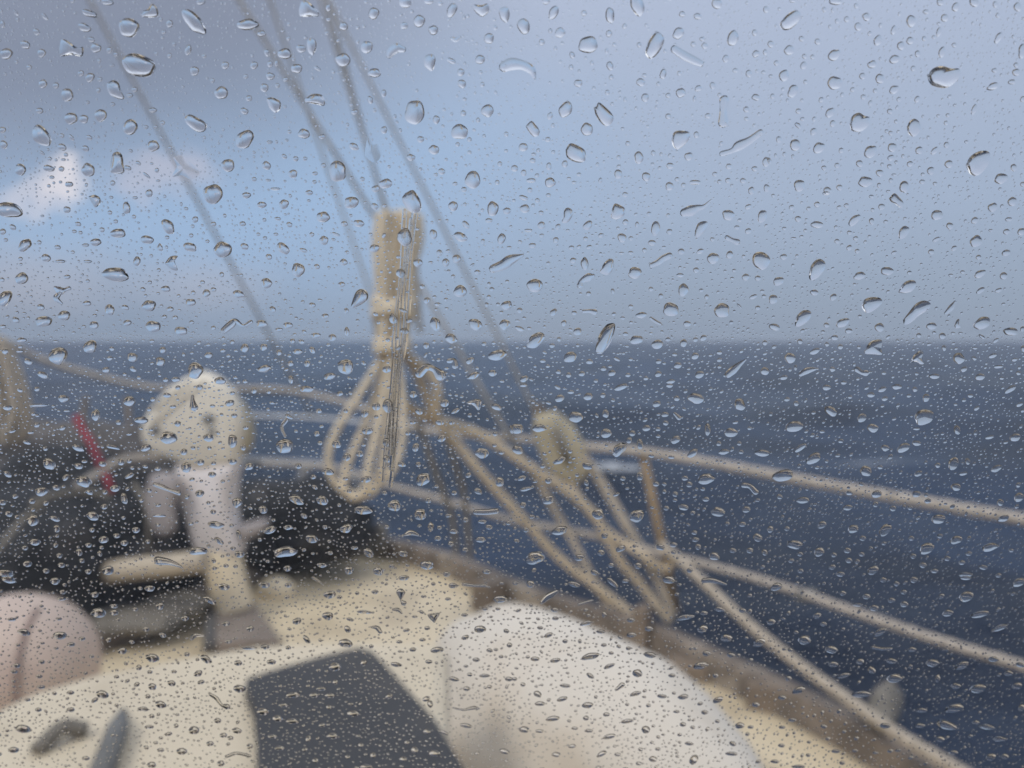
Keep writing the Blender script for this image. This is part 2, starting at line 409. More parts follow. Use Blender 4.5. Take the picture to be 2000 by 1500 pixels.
link('lifeline', *tube(smooth_path([P(*p) for p in lo], 6), .011, 10, 3, .05, fuzz=.06), M['life'], boat)
g = P(1575, 1162, 2.22)
link('shackle', *box(g, .055, .03, .03, .2, .006), M['strap'], boat, False)
link('lifeline', *tube(smooth_path([P(380, 806, 3.95), P(500, 812, 3.9), P(600, 815, 3.85), P(720, 826, 3.7), P(810, 838, 3.25)], 6), .0085, 8), M['wire'], boat)
# bow pulpit
mb = MB()
mb.add(*tube(smooth_path([P(606, 905, 3.9), P(560, 985, 3.86), P(522, 1066, 3.84)], 5), .026, 12))
mb.add(*tube(smooth_path([P(310, 915, 3.6), P(440, 900, 3.75), P(560, 903, 3.9), P(650, 912, 3.95), P(700, 940, 3.9)], 6), .016, 10))
mb.build('pulpit', M['steel'], boat)
# stays and shrouds, each run on up out of the picture
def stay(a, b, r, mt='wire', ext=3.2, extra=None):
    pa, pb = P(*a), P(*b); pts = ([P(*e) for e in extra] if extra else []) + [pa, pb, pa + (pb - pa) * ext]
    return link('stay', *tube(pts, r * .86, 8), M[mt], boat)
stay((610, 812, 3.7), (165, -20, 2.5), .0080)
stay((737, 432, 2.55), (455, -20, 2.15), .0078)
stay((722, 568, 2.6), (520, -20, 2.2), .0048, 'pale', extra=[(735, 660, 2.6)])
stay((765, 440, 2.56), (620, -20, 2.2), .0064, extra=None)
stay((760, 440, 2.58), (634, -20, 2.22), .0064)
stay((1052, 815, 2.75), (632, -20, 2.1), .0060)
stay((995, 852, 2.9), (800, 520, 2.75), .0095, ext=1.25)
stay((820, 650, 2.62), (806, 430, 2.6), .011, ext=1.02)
# the canvas sprayhood the camera looks out of, open aft
RAKE = math.radians(15); NP = Vector((0, math.cos(RAKE), math.sin(RAKE))); D0 = .157 * NP.y
UP_ = Vector((0, -math.sin(RAKE), math.cos(RAKE)))
def on_pane(px, py, off=0.0):
    r = ray(px, py); return r * ((D0 + off) / r.dot(NP))
C0 = NP * D0
def pane_pt(u, v, off=0.0): return C0 + Vector((u, 0, 0)) + UP_ * v + NP * off
mb = MB()
oq = [(-.34, -.26), (.34, -.26), (.34, .26), (-.34, .26)]; big = [(-.75, -.32), (.75, -.32), (.75, .36), (-.75, .36)]
v1 = [pane_pt(u, v_, 0) for u, v_ in oq] + [pane_pt(u, v_, 0) for u, v_ in big] + [pane_pt(u, v_, .03) for u, v_ in oq] + [pane_pt(u, v_, .03) for u, v_ in big]
f1 = []
for i in range(4):
    j = (i + 1) % 4
    f1 += [[i, j, 4 + j, 4 + i], [8 + i, 8 + j, 12 + j, 12 + i], [i, j, 8 + j, 8 + i], [4 + i, 4 + j, 12 + j, 12 + i]]
mb.add(v1, f1)
b4 = [pane_pt(u, v_, 0) for u, v_ in big]; bk = [Vector((p.x * 1.3, -1.7, z)) for p, z in zip(b4, (-1.3, -1.3, .35, .35))]
mb.add(b4 + bk, [[0, 1, 5, 4], [1, 2, 6, 5], [2, 3, 7, 6], [3, 0, 4, 7]])
dg = mb.build('sprayhood', M['cabin'], boat, False)
dg.data.materials.append(M['teak'])
for q in dg.data.polygons:
    if NP.dot(q.normal) ** 2 > .8 and all(NP.dot(dg.matrix_world @ dg.data.vertices[i].co + boat.location) > D0 + .02 for i in q.vertices): q.material_index = 1

# ------------------------------------------------------------------ the windscreen pane (slightly milky vinyl, 2 mm thick)
VEIL = .075
pm = bpy.data.materials.new('milky_vinyl'); pm.use_nodes = True
t = pm.node_tree; t.nodes.remove(t.nodes['Principled BSDF'])
vs = t.nodes.new('ShaderNodeVolumeScatter'); vs.inputs['Color'].default_value = (.95, .97, 1, 1); vs.inputs['Density'].default_value = VEIL / .002; vs.inputs['Anisotropy'].default_value = .35
t.links.new(vs.outputs[0], t.nodes['Material Output'].inputs['Volume'])
ws = empty('windscreen', C0)
tag(ws, 'clear raked windscreen covered in raindrops, in front of the foredeck', 'windscreen')
link('pane', [pane_pt(u, v_, w_) for w_ in (.0020, .0040) for u, v_ in oq], [[0, 1, 2, 3], [7, 6, 5, 4], [1, 0, 4, 5], [2, 1, 5, 6], [3, 2, 6, 7], [0, 3, 7, 4]], pm, ws, False)
mb = MB()
v1 = []
for k in (0, .016):
    v1 += [pane_pt(u, v_, .031 - .0312 + k) for u, v_ in oq] + [pane_pt(u * .955, v_ * .94, .031 - .0312 + k) for u, v_ in oq]
f1 = []
for i in range(4):
    j = (i + 1) % 4
    f1 += [[i, j, 4 + j, 4 + i], [8 + i, 8 + j, 12 + j, 12 + i], [4 + i, 4 + j, 12 + j, 12 + i]]
mb.add(v1, f1).build('frame', M['brown'], ws, False)
PANE_OFF = .004

# ------------------------------------------------------------------ ropes, each its own thing
def rope(label, pts, r, mt='tan', group=None, cat='rope'):
    r *= .88
    return tag(link('rope', *tube(smooth_path([P(*p) for p in pts], 8), r, 12, 3, .045, fuzz=.05), M[mt], origin=P(*pts[-1])), label, cat, group)
GR = 'ropes led down to the starboard rail'
rope('tan rope running straight from the tied coil down to the rail, longest of its bundle', [(785, 680, 2.5), (817, 733, 2.52), (852, 812, 2.55), (900, 874, 2.6), (950, 934, 2.62), (1020, 1011, 2.66), (1090, 1087, 2.7), (1160, 1142, 2.7), (1250, 1212, 2.66)], .0165, 'tan', GR)
rope('small tan rope bight looping out just right of the tied coil', [(790, 692, 2.5), (818, 710, 2.5), (845, 735, 2.5), (856, 770, 2.5), (850, 812, 2.52)], .0155, 'tan', GR)
rope('sagging tan rope curving from the coil under the upper lifeline to the rail', [(772, 745, 2.48), (790, 785, 2.5), (815, 806, 2.55), (873, 826, 2.6), (940, 850, 2.62), (1020, 902, 2.64), (1104, 956, 2.66), (1160, 1005, 2.66), (1185, 1050, 2.66), (1215, 1100, 2.66), (1250, 1140, 2.66), (1310, 1215, 2.62)], .0165, 'tan', GR)
rope('tan rope from the khaki block straight down to the stanchion foot', [(1140, 890, 2.72), (1170, 935, 2.72), (1198, 982, 2.7), (1226, 1030, 2.68), (1272, 1108, 2.66), (1318, 1200, 2.62)], .0185, 'tan2', GR)
rope('tan rope crossing behind the khaki block and ending at the rail left of stanchion', [(1052, 925, 2.8), (1068, 968, 2.8), (1092, 1010, 2.78), (1120, 1058, 2.76), (1142, 1100, 2.74), (1178, 1165, 2.72), (1215, 1218, 2.68)], .0155, 'tan2', GR)
rope('tan rope joining the lower lifeline near the stanchion and falling to the rail', [(1105, 925, 2.74), (1122, 958, 2.72), (1160, 1010, 2.7), (1200, 1048, 2.68), (1252, 1082, 2.6), (1302, 1112, 2.58), (1316, 1088, 2.55)], .0145, 'tan', GR)
rope('long tan rope slanting past the teak rail into the lower right corner', [(1290, 1062, 2.55), (1340, 1105, 2.48), (1450, 1208, 2.26), (1550, 1290, 2.06), (1650, 1362, 1.88), (1750, 1432, 1.72), (1860, 1497, 1.58), (2000, 1580, 1.42)], .0155, 'tan2', GR)
rope('thin brownish line falling between coil and rail, left of the grey pair', [(815, 820, 2.75), (845, 905, 2.8), (862, 952, 2.84), (882, 1005, 2.9), (892, 1085, 2.96)], .0115, 'greyrope', GR)
rope('thin grey line falling to the rail behind the straight tan rope', [(868, 842, 2.75), (897, 930, 2.8), (909, 985, 2.86), (918, 1090, 2.94)], .0110, 'greyrope', GR)
rope('short dark line from the grey stay into the tan rope below the block', [(996, 850, 2.85), (1040, 925, 2.82), (1068, 975, 2.8)], .0085, 'greyrope', GR)
rope('pale cord tied across the dark cover left of the white fitting', [(148, 952, 2.75), (182, 932, 2.78), (220, 908, 2.84), (262, 896, 2.9), (330, 893, 2.95)], .0175, 'life')
for lb, pts in (('dull cord lying low across the black heap left of fender', [(60, 985, 2.42), (110, 966, 2.5), (160, 962, 2.62), (215, 968, 2.66)]),
                ('dull cord climbing the far left end of the black heap', [(-20, 1095, 2.3), (15, 1050, 2.34), (50, 1010, 2.42), (85, 985, 2.48)]),
                ('dull cord hanging down the black heap beside the white neck', [(262, 945, 2.75), (285, 985, 2.72), (292, 1030, 2.72), (288, 1075, 2.74)])):
    rope(lb, pts, .011, 'greyrope')
# red webbing
def webbing(pts, r, label):
    tag(link('strap', *tube(smooth_path([P(*p) for p in pts], 6), r, 8, fuzz=.12), M['red'], origin=P(*pts[-1])), label, 'strap', 'red straps on the dark cover')
webbing([(150, 815, 3.0), (162, 842, 2.95), (176, 862, 2.9), (186, 885, 2.86), (198, 912, 2.8)], .0135, 'long red strap slanting down over the grey cover')
webbing([(206, 928, 2.72), (213, 945, 2.70), (219, 962, 2.70)], .0125, 'short red strap end below the pale cord')

# ------------------------------------------------------------------ the coil of rope tied to the stays
coil = empty('rope_coil', P(768, 680, 2.45))
tag(coil, 'tan rope coil tied in a tall bundle with loops fanning out below', 'rope coil', 'rope coils')
mb = MB()
D = 2.45
for i in range(15):
    f_ = i / 14; x0 = 738 + 78 * f_; x1 = 744 + 46 * f_; dd = .045 * math.sin(i * 2.4); j = [random.uniform(-5, 5) for _ in range(4)]
    if 6 < i < 9: dd += .03
    mb.add(*tube(smooth_path([P(x0 + j[0], 412 + random.uniform(-4, 10), D + dd), P(x0 + j[1], 470, D + dd), P(x0 * .7 + x1 * .3 + j[2], 530, D + dd), P((x0 + x1) / 2 + j[3] * .5, 600, D + dd * .7), P(x1 + j[1] * .6, 640, D + dd), P(x1 * .8 + 768 * .2, 686, D + dd * .6)], 6), .0115, 10, 3, .04))
mb.build('hank', M['coil'], coil)
mb = MB()
for k in range(4):
    yy_ = 586 + 10 * k; c = P(769, yy_, D - .005)
    mb.add(*tube([c + Vector((.060 * math.cos(a), .060 * math.sin(a), .012 * math.sin(a + k))) for a in np.linspace(0, 2 * math.pi, 33)], .0095, 8, 3, .04))
for k in range(3):
    yy_ = 664 + 9 * k; c = P(766, yy_, D - .005)
    mb.add(*tube([c + Vector((.050 * math.cos(a), .052 * math.sin(a), .006 * math.sin(a + k))) for a in np.linspace(0, 2 * math.pi, 33)], .0090, 8, 3, .04))
mb.build('wrap', M['coil'], coil)
loops = [[(752, 688, 0), (720, 740, -.02), (685, 795, -.03), (652, 850, -.03), (641, 895, -.02), (650, 935, 0), (680, 962, .01), (715, 966, .02), (740, 950, .02)],
         [(757, 688, .02), (738, 760, .02), (712, 830, .01), (690, 880, 0), (676, 915, 0), (672, 950, 0), (690, 972, .01), (722, 958, .01)],
         [(764, 688, -.03), (752, 760, -.04), (735, 850, -.05), (722, 905, -.05), (718, 948, -.04), (735, 955, -.03)],
         [(770, 688, -.02), (764, 780, -.03), (752, 860, -.03), (744, 915, -.03), (732, 948, -.02), (705, 955, 0)],
         [(775, 688, 0), (784, 760, -.01), (788, 830, -.02), (780, 885, -.02), (764, 922, -.02), (735, 945, -.01), (700, 968, 0)],
         [(760, 690, .04), (745, 780, .05), (728, 860, .05), (715, 920, .05)],
         [(766, 690, .05), (762, 790, .05), (752, 880, .05), (745, 930, .04)]]
for lp in loops:
    link('loop', *tube(smooth_path([P(x, y, D + dd) for x, y, dd in lp], 8), .0108, 10, 3, .045, fuzz=.04), M['coil'], coil)
coil2 = empty('rope_coil', P(8, 670, 2.6))
tag(coil2, 'tan rope coil hung over the lifeline at the dark cover, cut by the picture edge', 'rope coil', 'rope coils')
for lp in ([(2, 660, 0), (22, 720, 0), (38, 790, 0), (36, 850, .0), (0, 858, 0), (-40, 830, 0)], [(-4, 662, .02), (8, 730, .02), (20, 800, .02), (12, 842, .02), (-20, 850, .02)], [(-10, 660, -.02), (-6, 740, -.02), (2, 810, -.02), (-22, 850, -.02)], [(4, 662, .04), (30, 715, .04), (50, 780, .04), (52, 840, .04), (20, 868, .04)], [(0, 664, -.03), (14, 730, -.03), (26, 800, -.03), (10, 852, -.03)]):
    link('loop', *tube(smooth_path([P(x, y, 2.6 + dd) for x, y, dd in lp], 8), .0145, 10, 3, .045), M['tan2'], coil2)

# ------------------------------------------------------------------ the khaki block at the clew
blk = empty('pulley_block', P(1095, 870, 2.74))
tag(blk, 'khaki leaf-shaped pulley block between the grey stay and tan ropes', 'pulley block')
def slab(px_poly, d, th, mat, name, parent, sharp=False):
    """a plate of real thickness from an outline, its edges rounded over"""
    nn = len(px_poly); v = []; c = Vector((sum(p[0] for p in px_poly) / nn, sum(p[1] for p in px_poly) / nn, 0))
    pts = [Vector((p.x, p.y)) for p in smooth_path([Vector((x, y, 0)) for x, y in px_poly + px_poly[:1]], 5)[:-1]]
    if sharp: pts = [Vector(a).lerp(Vector(b), k / 4) for a, b in zip(px_poly, px_poly[1:] + px_poly[:1]) for k in range(4)]
    m_ = len(pts)
    for off, s in ((-th / 2, .80), (-th * .38, .94), (0, 1.0), (th * .38, .94), (th / 2, .80)):
        for p in pts: v.append(P(c.x + (p.x - c.x) * s, c.y + (p.y - c.y) * s, d) + Vector((0, off, 0)))
    f = [[k * m_ + i, k * m_ + (i + 1) % m_, (k + 1) * m_ + (i + 1) % m_, (k + 1) * m_ + i] for k in range(4) for i in range(m_)]
    f += [list(range(m_))[::-1], [4 * m_ + i for i in range(m_)]]
    return link(name, v, f, mat, parent)
slab([(1044, 808), (1085, 802), (1120, 830), (1142, 868), (1158, 915), (1134, 946), (1098, 940), (1068, 915), (1050, 875), (1042, 840)], 2.74, .06, M['khaki'], 'shell', blk, True)
link('sheave', *tube([P(1084, 838, 2.70), P(1108, 900, 2.70)], .016, 10), M['greyrope'], blk)
link('shackle', *tube(smooth_path([P(1050, 812, 2.74), P(1046, 800, 2.74), P(1056, 794, 2.74), P(1062, 806, 2.74)], 4), .010, 8), M['brown'], blk)

# ------------------------------------------------------------------ the white fan-headed fitting near the bow
fit = empty('deck_fitting', G(480, 1255, ZD))
tag(fit, 'white fan-headed deck fitting with dark holes, standing on a grey plank', 'deck fitting')
DF = 2.82
slab([(402, 724), (438, 742), (466, 778), (480, 830), (472, 878), (462, 908), (420, 915), (372, 912), (345, 900), (300, 884), (280, 850), (290, 808), (322, 768), (358, 740)], DF, .10, M['fit'], 'head', fit)
slab([(455, 770), (480, 792), (494, 838), (490, 872), (472, 890), (460, 850)], DF + .05, .06, M['khaki'], 'rear_flange', fit)
for (x, y, r_) in ((304, 842, .018), (408, 820, .020), (414, 843, .014)):
    c = P(x, y, DF - .049)
    link('hole', *ellipsoid(c, r_ * 1.25, .006, r_, 18, 10), M['hole'], fit)
mb = MB()
for x0, y0, x1, y1 in ((300, 800, 372, 742), (330, 800, 398, 745), (296, 830, 350, 782)):
    mb.add(*tube([P(x0, y0, DF - .05), P((x0 + x1) / 2, (y0 + y1) / 2 - 2, DF - .054), P(x1, y1, DF - .05)], .006, 8))
mb.build('rib', M['fit'], fit)
slab([(350, 902), (400, 908), (464, 898), (462, 940), (460, 990), (466, 1035), (474, 1080), (430, 1096), (390, 1072), (368, 1000), (350, 945)], DF + .01, .13, M['fitpink'], 'neck', fit)
slab([(296, 928), (330, 922), (352, 940), (340, 985), (342, 1035), (312, 1046), (294, 1008), (286, 962)], DF - .10, .05, M['fitgrey'], 'bracket', fit)
slab([(440, 1030), (480, 1022), (520, 1014), (522, 1030), (490, 1050), (450, 1064)], DF + .02, .06, M['fitgrey'], 'cleat_arm', fit)
mb = MB(); mb.add(*tube(smooth_path([P(430, 1070, DF + .01), P(437, 1100, DF), P(447, 1145, DF - .01), P(457, 1194, DF - .02)], 6), .066, 20))
mb.build('post', M['postcream'], fit)
pl = [G(x, y, ZD + .02) for x, y in ((412, 1272), (418, 1196), (498, 1190), (548, 1268))]; pl = [(p.x, p.y) for p in pl]
pl = [pl[0], pl[3], pl[2], pl[1]]
link('plank', *prism(pl, ZD + .001, ZD + .05, .006), M['plank'], fit, False)
pa, pb = G(409, 1275, ZD + .02), G(416, 1178, ZD + .02)
link('plank_edge', *tube([pa + Vector((0, 0, .02)), pb + Vector((0, 0, .02))], .022, 8), M['plankdark'], fit)

# ------------------------------------------------------------------ breaking crests
mb = MB()
for (x, y, w_, s_) in ((1185, 910, .30, 1), (1165, 916, .22, 2), (1222, 917, .30, 3)):
    q = G(x, y, -2.12); mb.add(*ellipsoid(q, w_, w_ * .35, .05, 30, 10, .5, s_, .1, 2, 3.0))
fm_ = material('sea_foam', (.42, .44, .47), .8, .2, 6)
tag(mb.build('sea_foam', fm_), 'small white crest breaking on the sea behind the khaki block', 'foam', kind='stuff')

# ------------------------------------------------------------------ covers, fender, buoy
def lump(name, label, cat, parts, mt, group=None, zmin=ZD + .002, bump=.16):
    o = None
    mb = MB()
    for (x, y, d, rx, ry, rz, sd_) in parts:
        c = P(x, y, d); mb.add(*ellipsoid(c, rx, ry, rz, 44, 28, bump, sd_, 1.0 * .52 if bump < .1 else 0, 2.0 if bump < .1 else 2.3, 2.4, zmin))
    c = P(*parts[0][:3])
    return tag(mb.build(name, M[mt], None, True, (c.x, c.y, zmin)), label, cat, group)
lump('cover', 'large black canvas cover heaped over gear left of the white fitting', 'cover', [(175, 1062, 3.0, .46, .34, .26, 1), (40, 1090, 2.7, .34, .34, .22, 2), (300, 1040, 3.1, .24, .28, .28, 3), (130, 975, 3.2, .28, .26, .20, 5)], 'black', 'canvas covers on the bow')
lump('cover', 'smaller black canvas cover bundled between the white fitting and coil', 'cover', [(600, 1015, 3.45, .25, .24, .175, 6), (505, 1030, 3.4, .16, .24, .19, 7), (665, 1030, 3.4, .14, .18, .13, 8)], 'black', 'canvas covers on the bow')
lump('cover', 'grey canvas cover behind the red strap, above the black heap', 'cover', [(120, 900, 3.6, .36, .25, .185, 9), (250, 890, 3.65, .22, .22, .14, 10)], 'grey', 'canvas covers on the bow', zmin=-2)
fe = empty('fender', P(305, 1112, 2.6))
tag(fe, 'cream sausage fender lying against the black heap', 'fender')
link('body', *tube(smooth_path([P(200, 1118, 2.62), P(214, 1118, 2.62), P(250, 1112, 2.6), P(330, 1104, 2.6), P(392, 1096, 2.62), P(404, 1095, 2.62)], 4), .036, 18, radii=list(np.interp(np.linspace(0, 1, 21), [0, .06, .2, .9, 1], [.006, .026, .037, .037, .012]))), M['fendermat'], fe)
link('eye', *tube(smooth_path([P(200, 1118, 2.62), P(188, 1122, 2.62), P(184, 1116, 2.62), P(196, 1113, 2.62)], 4), .006, 8), M['fendermat'], fe)
tag(lump('rope_heap', 'grey-brown ropes heaped on the deck behind the pink buoy', 'rope heap', [(250, 1212, 2.6, .17, .09, .035, 11), (345, 1180, 2.75, .12, .08, .03, 12)], 'greyrope'))
mb = MB()
for k in range(5):
    pts = []
    x0, y0 = 175 + 22 * k, 1262 - 12 * k
    for j in range(5): pts.append(G(x0 + 30 * j + random.uniform(-8, 8), y0 - 17 * j + random.uniform(-8, 8), ZD + .02) + Vector((0, 0, random.uniform(-.003, .02))))
    mb.add(*tube(smooth_path(pts, 5), .016, 10, 3, .045))
tag(mb.build('rope', M['greyrope'], None, True, G(260, 1220, ZD)), 'grey-brown rope flaked over the heap behind the pink buoy', 'rope')
buoy = empty('buoy', P(40, 1300, 1.95))
tag(buoy, 'faded pink round buoy with a brown seam beside the cabin top', 'buoy')
bc = P(28, 1302, 1.95)
link('ball', *ellipsoid(bc, .195, .19, .175, 48, 30, .015, 3), M['pink'], buoy)
seam = []
for a in np.linspace(-1.35, 1.35, 25):
    q = Vector((.085 + .02 * math.cos(a), -math.cos(a) * .165, math.sin(a) * .172))
    q = q.normalized(); s = 1 / math.sqrt((q.x / .195) ** 2 + (q.y / .19) ** 2 + (q.z / .175) ** 2)
    seam.append(bc + q * s * 1.003)
link('seam', *tube(seam, .0075, 8), M['seam'], buoy)
wc = P(1125, 1425, 1.28)
lump('cover', 'rounded white canvas cover bulging between the black hatch and teak rail', 'cover', [(1120, 1445, 1.42, .205, .47, .20, 14)], 'white', 'canvas covers on the bow', bump=.04)
